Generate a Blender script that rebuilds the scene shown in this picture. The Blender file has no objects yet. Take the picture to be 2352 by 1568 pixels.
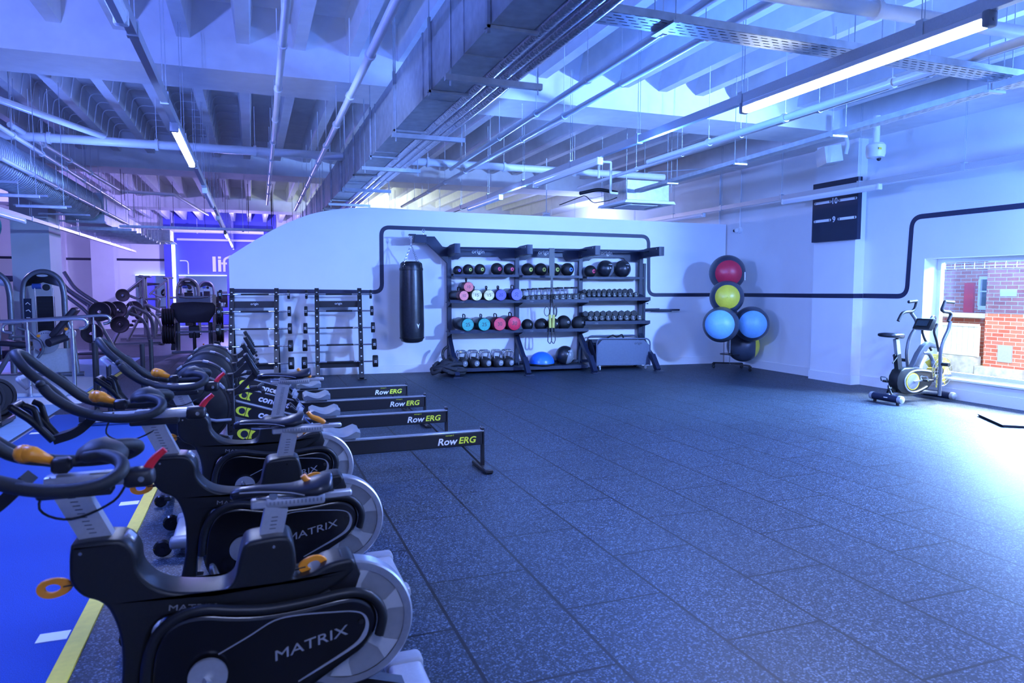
import bpy, bmesh, math, random
from mathutils import Vector as V, Matrix
random.seed(7)
PI = math.pi; R = math.radians
sc = bpy.context.scene; COL = sc.collection

# ---------------------------------------------------------------- materials
def nt(m):
    m.use_nodes = True
    n = m.node_tree
    return n, n.nodes, n.links, n.nodes['Principled BSDF']
def mat(name, col, rough=.5, metal=0., var=.08, scale=30., bump=0., coat=0., spec=.5):
    m = bpy.data.materials.new(name); t, N, L, b = nt(m)
    tc = N.new('ShaderNodeTexCoord'); nz = N.new('ShaderNodeTexNoise')
    nz.inputs['Scale'].default_value = scale; nz.inputs['Detail'].default_value = 2
    L.new(tc.outputs['Object'], nz.inputs['Vector'])
    rp = N.new('ShaderNodeValToRGB')
    rp.color_ramp.elements[0].position = .3; rp.color_ramp.elements[1].position = .7
    rp.color_ramp.elements[0].color = [c*(1-var) for c in col]+[1]
    rp.color_ramp.elements[1].color = [min(1, c*(1+var)) for c in col]+[1]
    L.new(nz.outputs['Fac'], rp.inputs['Fac']); L.new(rp.outputs['Color'], b.inputs['Base Color'])
    b.inputs['Roughness'].default_value = rough; b.inputs['Metallic'].default_value = metal
    b.inputs['Specular IOR Level'].default_value = spec
    if coat: b.inputs['Coat Weight'].default_value = coat; b.inputs['Coat Roughness'].default_value = .1
    if bump:
        bp = N.new('ShaderNodeBump'); bp.inputs['Strength'].default_value = bump; bp.inputs['Distance'].default_value = .01
        L.new(nz.outputs['Fac'], bp.inputs['Height']); L.new(bp.outputs['Normal'], b.inputs['Normal'])
    return m
def emis(name, col, s):
    m = bpy.data.materials.new(name); t, N, L, b = nt(m)
    b.inputs['Base Color'].default_value = (*col, 1)
    b.inputs['Emission Color'].default_value = (*col, 1); b.inputs['Emission Strength'].default_value = s
    return m
M = {}
M['wall'] = mat('white wall paint', (.8, .8, .8), .6, var=.015, scale=3)
M['ceil'] = mat('white ceiling paint', (.76, .76, .76), .7, var=.04, scale=6, bump=.05)
M['grey_wall'] = mat('pale grey column paint', (.53, .53, .53), .6, var=.02, scale=3)
M['blue_wall'] = mat('blue wall paint', (.09, .1, .62), .6, var=.03, scale=3)
M['line'] = mat('navy stripe paint', (.012, .016, .05), .5)
M['skirt'] = mat('skirting paint', (.78, .78, .78), .45, var=.01)
M['black'] = mat('black powder coat', (.011, .011, .013), .42, var=.15, scale=200)
M['navy'] = mat('dark rack steel', (.013, .019, .045), .42, var=.1, scale=150, spec=.35)
M['rubber'] = mat('black rubber', (.008, .008, .009), .55, var=.2, scale=120)
M['plastic'] = mat('charcoal moulded plastic', (.011, .012, .013), .4, var=.12, scale=180, bump=.02, spec=.35)
M['gloss'] = mat('gloss black shroud', (.004, .004, .005), .2, var=.1)
M['grip'] = mat('soft grip foam', (.016, .018, .018), .6, var=.12, scale=160, bump=.05)
M['silver'] = mat('silver painted metal', (.5, .51, .53), .35, .6, var=.04, scale=80)
M['alu'] = mat('brushed aluminium', (.62, .63, .66), .3, .9, var=.05, scale=60)
M['chrome'] = mat('chrome', (.8, .8, .82), .1, 1., var=.02)
M['steel'] = mat('stainless tube', (.68, .68, .7), .22, 1., var=.03)
M['galv'] = mat('galvanised sheet', (.5, .53, .55), .42, .75, var=.12, scale=12)
M['foil'] = mat('foil lagging', (.7, .7, .75), .22, .9, var=.1, scale=40, bump=.35)
M['gun'] = mat('gunmetal frame paint', (.16, .17, .19), .35, .5, var=.06)
M['grey'] = mat('mid grey plastic', (.22, .23, .25), .4, var=.06)
M['seatgrey'] = mat('grey seat plastic', (.17, .19, .21), .45, var=.04)
M['lgrey'] = mat('light grey plastic', (.42, .44, .46), .45, var=.05)
M['white'] = mat('white enamel', (.8, .8, .8), .35, var=.015)
M['orange'] = mat('orange lever plastic', (.9, .3, .015), .35, var=.05)
M['red'] = mat('red lever plastic', (.75, .02, .03), .35, var=.05)
M['yellow'] = mat('yellow paint', (.8, .62, .05), .5, var=.05)
M['lime'] = mat('lime print', (.75, .8, .04), .5, var=.03)
M['strapyel'] = mat('yellow foam grip', (.6, .56, .12), .6, var=.06)
M['print'] = mat('white print', (.82, .82, .82), .5, var=.01)
M['dprint'] = mat('dark print', (.012, .014, .03), .5, var=.05)
M['leather'] = mat('black vinyl leather', (.014, .016, .022), .3, var=.25, scale=25, bump=.15)
M['pad'] = mat('dark upholstery', (.02, .018, .028), .5, var=.15, scale=60, bump=.05)
M['bluepad'] = mat('blue upholstery', (.03, .08, .3), .5, var=.1)
M['rope'] = mat('braided rope', (.022, .023, .03), .75, var=.4, scale=160, bump=.5)
M['blueb'] = mat('blue dome rubber', (.03, .17, .75), .28, var=.04)
M['bdark'] = mat('dark ball vinyl', (.045, .06, .09), .33, var=.06)
M['bred'] = mat('red ball vinyl', (.62, .03, .07), .3, var=.04)
M['byel'] = mat('yellow ball vinyl', (.72, .62, .05), .3, var=.04)
M['bsky'] = mat('pale blue ball vinyl', (.2, .48, .8), .3, var=.05)
M['coral'] = mat('coral bag vinyl', (.8, .17, .15), .45, var=.05)
M['cream'] = mat('yellow worn bag vinyl', (.78, .68, .3), .45, var=.25, scale=9)
M['purple'] = mat('purple bag vinyl', (.13, .1, .55), .45, var=.05)
M['teal'] = mat('teal bag vinyl', (.02, .32, .24), .45, var=.05)
M['crim'] = mat('crimson bag vinyl', (.72, .02, .06), .45, var=.05)
M['pink'] = mat('pink disc', (.75, .06, .14), .5); M['olive'] = mat('lime disc', (.55, .6, .1), .5)
M['sky'] = mat('sky disc', (.12, .3, .75), .5); M['violet'] = mat('violet disc', (.25, .15, .7), .5)
M['green'] = mat('green duct collar', (.05, .35, .2), .5)
M['tealsign'] = mat('teal sign', (.03, .35, .36), .5); M['darksign'] = mat('dark sign face', (.03, .04, .09), .5)
M['turf'] = mat('blue turf pile', (.006, .055, .3), .85, var=.35, scale=260, bump=.5)
M['lfloor'] = mat('pale blue vinyl floor', (.2, .34, .55), .4, var=.06, scale=8)
M['dfloor'] = mat('dark plank floor', (.045, .045, .06), .45, var=.25, scale=4)
M['cart'] = mat('grey blue sheet steel', (.09, .11, .17), .42, .2, var=.05)
M['screen'] = mat('lcd screen', (.03, .05, .06), .15)
M['leaf'] = mat('green leaf', (.02, .25, .08), .5)
M['fence'] = mat('pale timber fence', (.8, .78, .72), .7, var=.12, scale=14)
M['stone'] = mat('weathered render', (.62, .6, .54), .8, var=.3, scale=7, bump=.2)
M['mirror'] = mat('mirror glass', (.85, .85, .85), .02, 1., var=.003)
M['tube'] = emis('lit led tube', (.8, .9, 1.), 22)
M['tubeoff'] = mat('opal tube cover', (.74, .76, .8), .25, var=.01)
M['ledstrip'] = emis('cyan led strip', (.33, .55, 1.), 5)
M['ledglow'] = emis('blue led strip', (.3, .45, 1.), 7)
M['warm'] = emis('far lamp', (1., .95, .7), 5)

def brick_mat():
    m = bpy.data.materials.new('red brick'); t, N, L, b = nt(m)
    tc = N.new('ShaderNodeTexCoord'); sp = N.new('ShaderNodeSeparateXYZ'); cb = N.new('ShaderNodeCombineXYZ'); br = N.new('ShaderNodeTexBrick')
    L.new(tc.outputs['Object'], sp.inputs[0]); L.new(sp.outputs[1], cb.inputs[0]); L.new(sp.outputs[2], cb.inputs[1]); L.new(cb.outputs[0], br.inputs['Vector'])
    br.inputs['Color1'].default_value = (.5, .1, .06, 1); br.inputs['Color2'].default_value = (.62, .2, .13, 1)
    br.inputs['Mortar'].default_value = (.6, .56, .5, 1); br.inputs['Scale'].default_value = 1
    br.inputs['Brick Width'].default_value = .225; br.inputs['Row Height'].default_value = .075; br.inputs['Mortar Size'].default_value = .006
    L.new(br.outputs['Color'], b.inputs['Base Color']); b.inputs['Roughness'].default_value = .85
    return m
M['brick'] = brick_mat()
def glass_mat():
    m = bpy.data.materials.new('window glass'); m.use_nodes = True
    N = m.node_tree.nodes; L = m.node_tree.links; N.clear()
    o = N.new('ShaderNodeOutputMaterial'); mx = N.new('ShaderNodeMixShader'); tr = N.new('ShaderNodeBsdfTransparent'); gl = N.new('ShaderNodeBsdfGlossy')
    fr = N.new('ShaderNodeFresnel'); fr.inputs['IOR'].default_value = 1.3
    tr.inputs['Color'].default_value = (.93, .97, 1, 1); gl.inputs['Roughness'].default_value = .03
    L.new(fr.outputs[0], mx.inputs[0]); L.new(tr.outputs[0], mx.inputs[1]); L.new(gl.outputs[0], mx.inputs[2]); L.new(mx.outputs[0], o.inputs['Surface'])
    return m
M['glass'] = glass_mat()
def film_mat():
    # translucent blue tint film stuck on the upper pane
    m = bpy.data.materials.new('blue tint film'); m.use_nodes = True
    N = m.node_tree.nodes; L = m.node_tree.links; N.clear()
    o = N.new('ShaderNodeOutputMaterial'); mx = N.new('ShaderNodeMixShader'); tr = N.new('ShaderNodeBsdfTransparent'); df = N.new('ShaderNodeBsdfGlossy')
    nz = N.new('ShaderNodeTexNoise'); nz.inputs['Scale'].default_value = 3; tc = N.new('ShaderNodeTexCoord')
    mp = N.new('ShaderNodeMapping'); mp.inputs['Scale'].default_value = (1, 1, 4)
    rp = N.new('ShaderNodeValToRGB'); rp.color_ramp.elements[0].color = (.5, .66, .95, 1); rp.color_ramp.elements[1].color = (.68, .8, .97, 1)
    L.new(tc.outputs['Object'], mp.inputs[0]); L.new(mp.outputs[0], nz.inputs['Vector']); L.new(nz.outputs['Fac'], rp.inputs[0]); L.new(rp.outputs[0], tr.inputs['Color'])
    df.inputs['Roughness'].default_value = .25; df.inputs['Color'].default_value = (.8, .9, 1, 1); mx.inputs[0].default_value = .06
    L.new(tr.outputs[0], mx.inputs[1]); L.new(df.outputs[0], mx.inputs[2]); L.new(mx.outputs[0], o.inputs['Surface'])
    return m
M['road'] = mat('asphalt', (.09, .09, .095), .85, var=.2)
M['film'] = film_mat()
def clear_mat():
    m = bpy.data.materials.new('clear fan cover'); m.use_nodes = True
    N = m.node_tree.nodes; L = m.node_tree.links; N.clear()
    o = N.new('ShaderNodeOutputMaterial'); mx = N.new('ShaderNodeMixShader'); tr = N.new('ShaderNodeBsdfTransparent'); gl = N.new('ShaderNodeBsdfGlossy')
    tr.inputs['Color'].default_value = (.86, .88, .92, 1); gl.inputs['Roughness'].default_value = .1; mx.inputs[0].default_value = .12
    L.new(tr.outputs[0], mx.inputs[1]); L.new(gl.outputs[0], mx.inputs[2]); L.new(mx.outputs[0], o.inputs['Surface'])
    return m
M['clear'] = clear_mat()
def floor_mat():
    m = bpy.data.materials.new('speckled rubber tiles'); t, N, L, b = nt(m)
    tc = N.new('ShaderNodeTexCoord'); sx = N.new('ShaderNodeSeparateXYZ'); L.new(tc.outputs['Object'], sx.inputs[0])
    def mth(op, a, c=None, v=None):
        n = N.new('ShaderNodeMath'); n.operation = op
        for i, x in enumerate((a, c, v)):
            if x is None: continue
            if isinstance(x, (int, float)): n.inputs[i].default_value = x
            else: L.new(x, n.inputs[i])
        return n.outputs[0]
    dx = mth('SUBTRACT', sx.outputs[0], 2.452)
    kx = mth('ADD', mth('MULTIPLY', dx, 1.9), mth('MULTIPLY', mth('MULTIPLY', dx, dx), .034))     # tile rows across
    dy = mth('SUBTRACT', sx.outputs[1], 1.917)
    ky = mth('ADD', mth('MULTIPLY', dy, .94), mth('MULTIPLY', mth('MULTIPLY', dy, dy), .012))      # tiles along a row
    par = mth('MODULO', mth('ADD', mth('FLOOR', kx), 100), 2)
    ky2 = mth('ADD', ky, mth('MULTIPLY', par, .5))
    fx = mth('FRACT', mth('ADD', kx, 100)); fy = mth('FRACT', mth('ADD', ky2, 100))
    ex = mth('MINIMUM', fx, mth('SUBTRACT', 1, fx)); ey = mth('MINIMUM', fy, mth('SUBTRACT', 1, fy))
    seam = mth('MAXIMUM', mth('LESS_THAN', ex, .015), mth('LESS_THAN', ey, .0065))
    vo = N.new('ShaderNodeTexVoronoi'); vo.inputs['Scale'].default_value = 150; L.new(tc.outputs['Object'], vo.inputs['Vector'])
    sv = N.new('ShaderNodeSeparateColor'); L.new(vo.outputs['Color'], sv.inputs[0])
    rp = N.new('ShaderNodeValToRGB'); e = rp.color_ramp.elements
    e[0].position = 0; e[0].color = (.0075, .0115, .0185, 1); e[1].position = .62; e[1].color = (.014, .022, .035, 1)
    q = e.new(.78); q.color = (.038, .057, .088, 1); q = e.new(.97); q.color = (.11, .15, .21, 1)
    L.new(sv.outputs[0], rp.inputs[0])
    n2 = N.new('ShaderNodeTexNoise'); n2.inputs['Scale'].default_value = .8; L.new(tc.outputs['Object'], n2.inputs['Vector'])
    wn = N.new('ShaderNodeTexWhiteNoise'); cv = N.new('ShaderNodeCombineXYZ'); L.new(mth('FLOOR', kx), cv.inputs[0]); L.new(mth('FLOOR', ky2), cv.inputs[1]); L.new(cv.outputs[0], wn.inputs['Vector'])
    tone = mth('ADD', mth('ADD', .82, mth('MULTIPLY', wn.outputs['Value'], .16)), mth('MULTIPLY', n2.outputs['Fac'], .2))
    vm = N.new('ShaderNodeVectorMath'); vm.operation = 'SCALE'; L.new(rp.outputs[0], vm.inputs[0]); L.new(tone, vm.inputs['Scale'])
    mx = N.new('ShaderNodeMix'); mx.data_type = 'RGBA'; L.new(seam, mx.inputs['Factor']); L.new(vm.outputs[0], mx.inputs['A']); mx.inputs['B'].default_value = (.0015, .0015, .002, 1)
    L.new(mx.outputs['Result'], b.inputs['Base Color'])
    b.inputs['Roughness'].default_value = .5; b.inputs['Specular IOR Level'].default_value = .32
    bp = N.new('ShaderNodeBump'); bp.inputs['Strength'].default_value = .35; bp.inputs['Distance'].default_value = .004
    h = mth('SUBTRACT', sv.outputs[0], mth('MULTIPLY', seam, 3)); L.new(h, bp.inputs['Height']); L.new(bp.outputs['Normal'], b.inputs['Normal'])
    return m
M['floor'] = floor_mat()
def tray_mat():
    # perforated sheet: slots cut through by a transparent mix (the slots are real holes in the sheet)
    m = bpy.data.materials.new('perforated tray steel'); t, N, L, b = nt(m)
    b.inputs['Base Color'].default_value = (.5, .52, .55, 1); b.inputs['Metallic'].default_value = .6; b.inputs['Roughness'].default_value = .4
    tc = N.new('ShaderNodeTexCoord'); br = N.new('ShaderNodeTexBrick'); br.inputs['Scale'].default_value = 1
    br.inputs['Color1'].default_value = (0, 0, 0, 1); br.inputs['Color2'].default_value = (0, 0, 0, 1); br.inputs['Mortar'].default_value = (1, 1, 1, 1)
    br.inputs['Brick Width'].default_value = .085; br.inputs['Row Height'].default_value = .04; br.inputs['Mortar Size'].default_value = .0145
    L.new(tc.outputs['Object'], br.inputs['Vector']); L.new(br.outputs['Color'], b.inputs['Alpha'])
    return m
M['tray'] = tray_mat()

# ---------------------------------------------------------------- mesh helpers
def fillet(pts, f, n=5):
    if not f: return [V(p) for p in pts]
    P = [V(p) for p in pts]; out = [P[0]]
    for i in range(1, len(P)-1):
        a, b, c = P[i-1], P[i], P[i+1]
        d1 = (a-b); d2 = (c-b); k = min(f, d1.length*.49, d2.length*.49)
        p, q = b+d1.normalized()*k, b+d2.normalized()*k
        for j in range(n+1):
            t = j/n; out.append(p*(1-t)**2+b*2*t*(1-t)+q*t*t)
    out.append(P[-1]); return out
def smooth(pts, n=6, closed=False):
    P = [V(p) for p in pts]; k = len(P); out = []
    rng = range(k if closed else k-1)
    for i in rng:
        g = (lambda j: P[j % k]) if closed else (lambda j: P[max(0, min(k-1, j))])
        a, b, c, d = g(i-1), g(i), g(i+1), g(i+2)
        for j in range(n):
            t = j/n
            out.append(.5*((2*b)+(c-a)*t+(2*a-5*b+4*c-d)*t*t+(3*b-a-3*c+d)*t**3))
    if not closed: out.append(P[-1])
    return out
def frame(o, x, y):
    # matrix with origin o, local x and y axes
    x = V(x).normalized(); z = x.cross(V(y)).normalized(); y = z.cross(x)
    m = Matrix((x, y, z)).transposed().to_4x4(); m.translation = V(o); return m
class MB:
    def __init__(s): s.bm = bmesh.new(); s.mats = []; s.k = 0; s.flat = []
    def use(s, m):
        m = M[m] if isinstance(m, str) else m
        if m not in s.mats: s.mats.append(m)
        s.k = s.mats.index(m); return s
    def _mark(s, faces):
        for f in faces: f.material_index = s.k
    def box(s, c, d, rot=None, bev=0., seg=1):
        r = bmesh.ops.create_cube(s.bm, size=1)
        mt = Matrix.Translation(V(c)) @ (rot.to_4x4() if rot is not None else Matrix.Identity(4)) @ Matrix.Diagonal((d[0], d[1], d[2], 1))
        bmesh.ops.transform(s.bm, matrix=mt, verts=r['verts'])
        fs = set(f for v in r['verts'] for f in v.link_faces); s._mark(fs)
        if bev:
            es = list(set(e for v in r['verts'] for e in v.link_edges))
            q = bmesh.ops.bevel(s.bm, geom=es, offset=min(bev, min(d)*.45), segments=seg, profile=.5, affect='EDGES')
            s._mark(q['faces'])
        return s
    def ring(s, pts): return [s.bm.verts.new(p) for p in pts]
    def skin(s, rings, closed=False, caps=True, wrap=True):
        n = len(rings[0]); fs = []
        for a, b in zip(rings, rings[1:]+([rings[0]] if closed else [])):
            for j in range(n if wrap else n-1):
                k = (j+1) % n
                try: fs.append(s.bm.faces.new((a[j], a[k], b[k], b[j])))
                except ValueError: pass
        if caps and not closed:
            for r, f in ((rings[0], True), (rings[-1], False)):
                try: fs.append(s.bm.faces.new(r[::-1] if f else r))
                except ValueError: pass
        s._mark(fs); return s
    def tube(s, pts, r, n=10, fil=0., closed=False, caps=True, sq=None):
        P = fillet(pts, fil) if fil else [V(p) for p in pts]
        k = len(P); rs = r if isinstance(r, (list, tuple)) else [r]*k
        if len(rs) != k: rs = [rs[0]+(rs[-1]-rs[0])*i/(k-1) for i in range(k)]
        T = []
        for i in range(k):
            a = P[i-1] if (i or closed) else P[i]; b = P[(i+1) % k] if (i < k-1 or closed) else P[i]
            T.append((b-a).normalized())
        u = T[0].cross(V((0, 0, 1)))
        if u.length < .05: u = T[0].cross(V((0, 1, 0)))
        u.normalize(); rings = []
        for i in range(k):
            u = (u-T[i]*u.dot(T[i])); u.normalize(); w = T[i].cross(u)
            if sq:  # rectangular section (half sizes a across, b along w)
                a, b = sq; rings.append(s.ring([P[i]+u*a*x+w*b*y for x, y in ((-1, -1), (1, -1), (1, 1), (-1, 1))]))
            else: rings.append(s.ring([P[i]+(u*math.cos(2*PI*j/n)+w*math.sin(2*PI*j/n))*rs[i] for j in range(n)]))
        return s.skin(rings, closed, caps)
    def bar(s, a, b, w, h): return s.tube([a, b], .01, sq=(w/2, h/2))
    def cyl(s, a, b, r, n=20, r2=None): return s.tube([a, b], [r, r if r2 is None else r2], n)
    def lathe(s, prof, m=None, n=28, a0=0., a1=2*PI):
        m = m or Matrix.Identity(4); full = abs(a1-a0-2*PI) < 1e-4; rings = []
        for i in range(n if full else n+1):
            t = a0+(a1-a0)*i/n
            rings.append(s.ring([m @ V((r*math.cos(t), r*math.sin(t), z)) for r, z in prof]))
        fs = []; k = len(prof)
        for a, b in zip(rings, rings[1:]+([rings[0]] if full else [])):
            for j in range(k-1):
                try: fs.append(s.bm.faces.new((a[j], b[j], b[j+1], a[j+1])))
                except ValueError: pass
        s._mark(fs); return s
    def disc(s, c, ax, r, t, n=28, bev=.0):
        # solid disc, centre c, axis ax, thickness t
        z = V(ax).normalized(); x = z.orthogonal(); m = frame(c, x, z.cross(x)); h = t/2; b = min(bev, h*.9)
        pr = [(1e-4, -h), (r-b, -h)]+([(r, -h+b), (r, h-b)] if b else [(r, -h), (r, h)])+([(r-b, h)] if b else [])+[(1e-4, h)]
        return s.lathe(pr, m, n)
    def sph(s, c, r, n=24, sz=1., m=None):
        pr = [(max(1e-4, r*math.sin(PI*i/(n//2))), -r*sz*math.cos(PI*i/(n//2))) for i in range(n//2+1)]
        return s.lathe(pr, (Matrix.Translation(V(c)) @ m) if m else Matrix.Translation(V(c)), n)
    def prism(s, poly, t, m=None, bev=0., seg=2, off=0.):
        # polygon in the local x-z plane, thickness t along local y centred on off
        m = m or Matrix.Identity(4)
        a = s.ring([m @ V((p[0], off-t/2, p[1])) for p in poly]); b = s.ring([m @ V((p[0], off+t/2, p[1])) for p in poly])
        ar = sum(poly[i][0]*poly[(i+1) % len(poly)][1]-poly[(i+1) % len(poly)][0]*poly[i][1] for i in range(len(poly)))
        if ar < 0: a, b = a[::-1], b[::-1]
        fs = [s.bm.faces.new(a), s.bm.faces.new(b[::-1])]; n = len(a)
        es = []
        for i in range(n):
            k = (i+1) % n; f = s.bm.faces.new((a[k], a[i], b[i], b[k])); fs.append(f)
        s._mark(fs)
        if bev:
            es = list(fs[0].edges)+list(fs[1].edges)
            q = bmesh.ops.bevel(s.bm, geom=es, offset=bev, segments=seg, profile=.6, affect='EDGES', clamp_overlap=True); s._mark(q['faces'])
        return s
    def pillow(s, poly, t, b, m=None, off=0., n=3):
        # rounded slab: smoothed outline in local x-z, thickness t along y, edges rolled over by b
        m = m or Matrix.Identity(4); P = smooth([(x, 0, z) for x, z in poly], n, True); k = len(P)
        ar = sum(P[i].x*P[(i+1) % k].z-P[(i+1) % k].x*P[i].z for i in range(k)); sg = 1 if ar > 0 else -1
        N = []
        for i in range(k):
            d = (P[(i+1) % k]-P[i-1]).normalized(); N.append(V((-d.z, 0, d.x))*sg)
        rings = []
        for y, q in ((-t/2, 1.), (-t/2+b*.07, .62), (-t/2+b*.3, .28), (-t/2+b*.65, .07), (-t/2+b, 0), (t/2-b, 0), (t/2-b*.65, .07), (t/2-b*.3, .28), (t/2-b*.07, .62), (t/2, 1.)):
            rings.append(s.ring([m @ (P[i]+N[i]*b*q+V((0, off+y, 0))) for i in range(k)]))
        s.skin(rings, caps=False)
        from mathutils.geometry import tessellate_polygon
        for tri in tessellate_polygon([P]):
            for rg in (rings[0], rings[-1]):
                try: f = s.bm.faces.new([rg[i] for i in tri]); s._mark([f]); s.flat.append(f)
                except ValueError: pass
        return s
    def sheet(s, poly): s._mark([s.bm.faces.new(s.ring(poly))]); return s
    def build(s, name, parent=None, m=None, ang=38, loc=None, kind=None, recalc=True):
        if m: s.use(m); [setattr(f, 'material_index', s.k) for f in s.bm.faces]
        if recalc: bmesh.ops.recalc_face_normals(s.bm, faces=s.bm.faces)
        s.bm.faces.index_update(); fl = [f.index for f in s.flat if f.is_valid]; me = bpy.data.meshes.new(name); s.bm.to_mesh(me); s.bm.free()
        for x in s.mats: me.materials.append(x)
        me.shade_smooth()
        if ang < 170: me.set_sharp_from_angle(angle=R(ang))
        for i in fl: me.polygons[i].use_smooth = False
        o = bpy.data.objects.new(name, me); COL.objects.link(o)
        if parent is not None: o.parent = parent
        if loc is not None: o.location = loc
        if kind: o['kind'] = kind
        return o
def tag(o, label, cat, group=None, kind=None):
    o['label'] = label; o['category'] = cat
    if group: o['group'] = group
    if kind: o['kind'] = kind
    return o
def thing(name, label, cat, loc=(0, 0, 0), rz=0., group=None):
    o = bpy.data.objects.new(name, None); COL.objects.link(o); o.empty_display_size = .1
    o.location = loc; o.rotation_euler = (0, 0, rz); return tag(o, label, cat, group)
KIDS = {}
def dup(root, loc=None, rz=None, label=None, group=None, parent=None):
    c = root.copy(); COL.objects.link(c)
    if parent is not None: c.parent = parent
    if loc is not None: c.location = loc
    if rz is not None: c.rotation_euler = (0, 0, rz)
    if label: c['label'] = label
    if group: c['group'] = group
    for ch in [o for o in COL.objects if o.parent == root]: dup(ch, parent=c)
    return c
def st(name, mb, m=None, **k): return mb.build(name, None, m, kind='structure', **k)
TXT = {}
def text(name, s, size, mtx, m, parent, ext=.001, sx=1., shear=0., bold=0.):
    # lettering as a mesh standing on a face: local x runs along the line, local z out of the face
    key = (s, size, sx, shear, ext, m, bold)
    if key not in TXT:
        cu = bpy.data.curves.new('lettering', 'FONT'); cu.body = s; cu.size = size; cu.align_x = 'CENTER'; cu.align_y = 'CENTER'; cu.extrude = ext; cu.shear = shear; cu.resolution_u = 3; cu.offset = bold*size
        o = bpy.data.objects.new('lettering', cu); COL.objects.link(o); bpy.context.view_layer.update()
        me = bpy.data.meshes.new_from_object(o.evaluated_get(bpy.context.evaluated_depsgraph_get()))
        bpy.data.objects.remove(o); bpy.data.curves.remove(cu)
        me.transform(Matrix.Diagonal((sx, 1, 1, 1))); me.name = 'lettering'
        me.materials.clear(); me.materials.append(M[m]); TXT[key] = me
    o = bpy.data.objects.new(name, TXT[key]); COL.objects.link(o); o.parent = parent; o.matrix_local = mtx
    return o
# ---------------------------------------------------------------- the room
W0 = V((2.202, 12.635, 0)); WT = V((.99474, -.10247, 0)); WM = V((-.10247, -.99474, 0)); WRZ = math.atan2(WT.y, WT.x)
def wp(s, d, z=0.):                      # point by distance along the partition, distance out of it, height
    return W0+WT*s+WM*d+V((0, 0, z))
WMAT = frame(W0, WT, -WM)                # local x along the partition, local y into it, z up
def wl(s, d, z): return V((s, -d, z))
XR, YF, XL, YB = 9.15, 30.5, -14., -3.5
st('floor', MB().use('floor').box((-2.4, 13.5, -.05), (23.8, 34.6, .1)))
st('floor.001', MB().use('lfloor').box((-8.2, 11.2, .0015), (11.7, 12.4, .003)))
st('floor.002', MB().use('dfloor').box((-6., 24.0, .0015), (15.5, 12.8, .003)))
# right wall round the window opening
y0, y1, z0, z1, wt = 2.9, 7.43, .26, 1.975, .36
b = MB().use('wall')
b.box((XR+wt/2, (y1+YF)/2+.1, 2.3), (wt, YF-y1+.2, 4.6)).box((XR+wt/2, (YB+y0)/2, 2.3), (wt, y0-YB, 4.6))
b.box((XR+wt/2, (y0+y1)/2, z0/2), (wt, y1-y0, z0)).box((XR+wt/2, (y0+y1)/2, (z1+4.6)/2), (wt, y1-y0, 4.6-z1))
st('wall_right', b)
xo = XR+wt+.011; b = MB().use('road')
b.box((xo, (y1+20)/2, 2.3), (.02, 20-y1, 4.6)).box((xo, (y0-3)/2, 2.3), (.02, y0+3, 4.6)).box((xo, (y0+y1)/2, z0/2), (.02, y1-y0, z0)).box((xo, (y0+y1)/2, (z1+4.6)/2), (.02, y1-y0, 4.6-z1))
st('wall_right_bounce_skin', b)  # unseen dark outer skin, added to cut daylight bouncing off the wall
st('wall_left', MB().use('wall').box((XL-.1, 13.5, 2.3), (.2, 34.6, 4.6)))
st('wall_front', MB().use('wall').box((-2.4, YB-.1, 2.3), (23.6, .2, 4.6)))
st('wall_far', MB().use('wall').box((-2.4, YF+.1, 2.3), (23.6, .2, 4.6)))
st('wall_far.001', MB().use('blue_wall').box((-.9, YF-.03, 2.32), (3.8, .06, 4.5)))      # painted stretch behind the mirrors
# white partition with the swept corner
top = [(-2.57, 2.08), (-2.15, 2.36), (-1.75, 2.60), (-1.307, 2.80), (-.95, 2.90), (-.566, 2.955), (-.188, 2.98), (.196, 2.972), (1.303, 2.937), (2.63, 2.916), (5.31, 2.866), (6.94, 2.838)]
top = [(p.x, p.y) for p in smooth([(x, z, 0) for x, z in top], 4)]
st('wall_back', MB().use('wall').prism([(-2.57, 0)]+top+[(6.94, 0)], .14, WMAT, off=.07), ang=30)
st('baseboard_back', MB().use('skirt').prism([(-2.57, 0), (-2.57, .15), (6.93, .15), (6.93, 0)], .014, WMAT, off=-.007))
# pillar on the right wall
st('wall_pillar', MB().use('wall').box((XR-.095, 8.93, 1.95), (.21, .86, 3.9)))
b = MB().use('skirt')
for (ya, yb) in ((9.37, 11.9), (y1-4.5, 8.49)): b.box((XR-.008, (ya+yb)/2, .075), (.016, yb-ya, .15))
b.box((XR-.207, 8.93, .075), (.016, .9, .15)).box((XR-.1, 8.492, .075), (.2, .016, .15)).box((XR-.1, 9.368, .075), (.2, .016, .15))
st('baseboard_right', b)
# navy stripe on the partition and on the right wall
def stripe(n, pts, m, w=.075, fil=.13):
    st(n, MB().use('line').tube([m @ V(p) for p in pts], .01, fil=fil, sq=(w/2, .003)))
b = MB().use('line'); hw = .036
def ribbon(b, pts, fil, tomat):
    P = fillet([V((x, 0, z)) for x, z in pts], fil, 8); L_, R_ = [], []
    for i in range(len(P)):
        a = P[max(0, i-1)]; c = P[min(len(P)-1, i+1)]; d = (c-a).normalized(); n = V((-d.z, 0, d.x))
        L_.append(P[i]+n*hw); R_.append(P[i]-n*hw)
    rings = [b.ring([tomat @ V((l.x, -.001, l.z)), tomat @ V((r.x, -.001, r.z)), tomat @ V((r.x, -.004, r.z)), tomat @ V((l.x, -.004, l.z))]) for l, r in zip(L_, R_)]
    b.skin(rings)
ribbon(b, [(-2.56, 1.5), (-.0, 1.475), (.005, 2.635), (5.22, 2.565), (5.24, 1.41), (6.92, 1.41)], .15, WMAT)
st('trim_1', b)
RW = frame((XR, 0, 0), (0, -1, 0), (1, 0, 0))          # right wall face: local x runs towards the camera, local y into the wall
b = MB().use('line')
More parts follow.
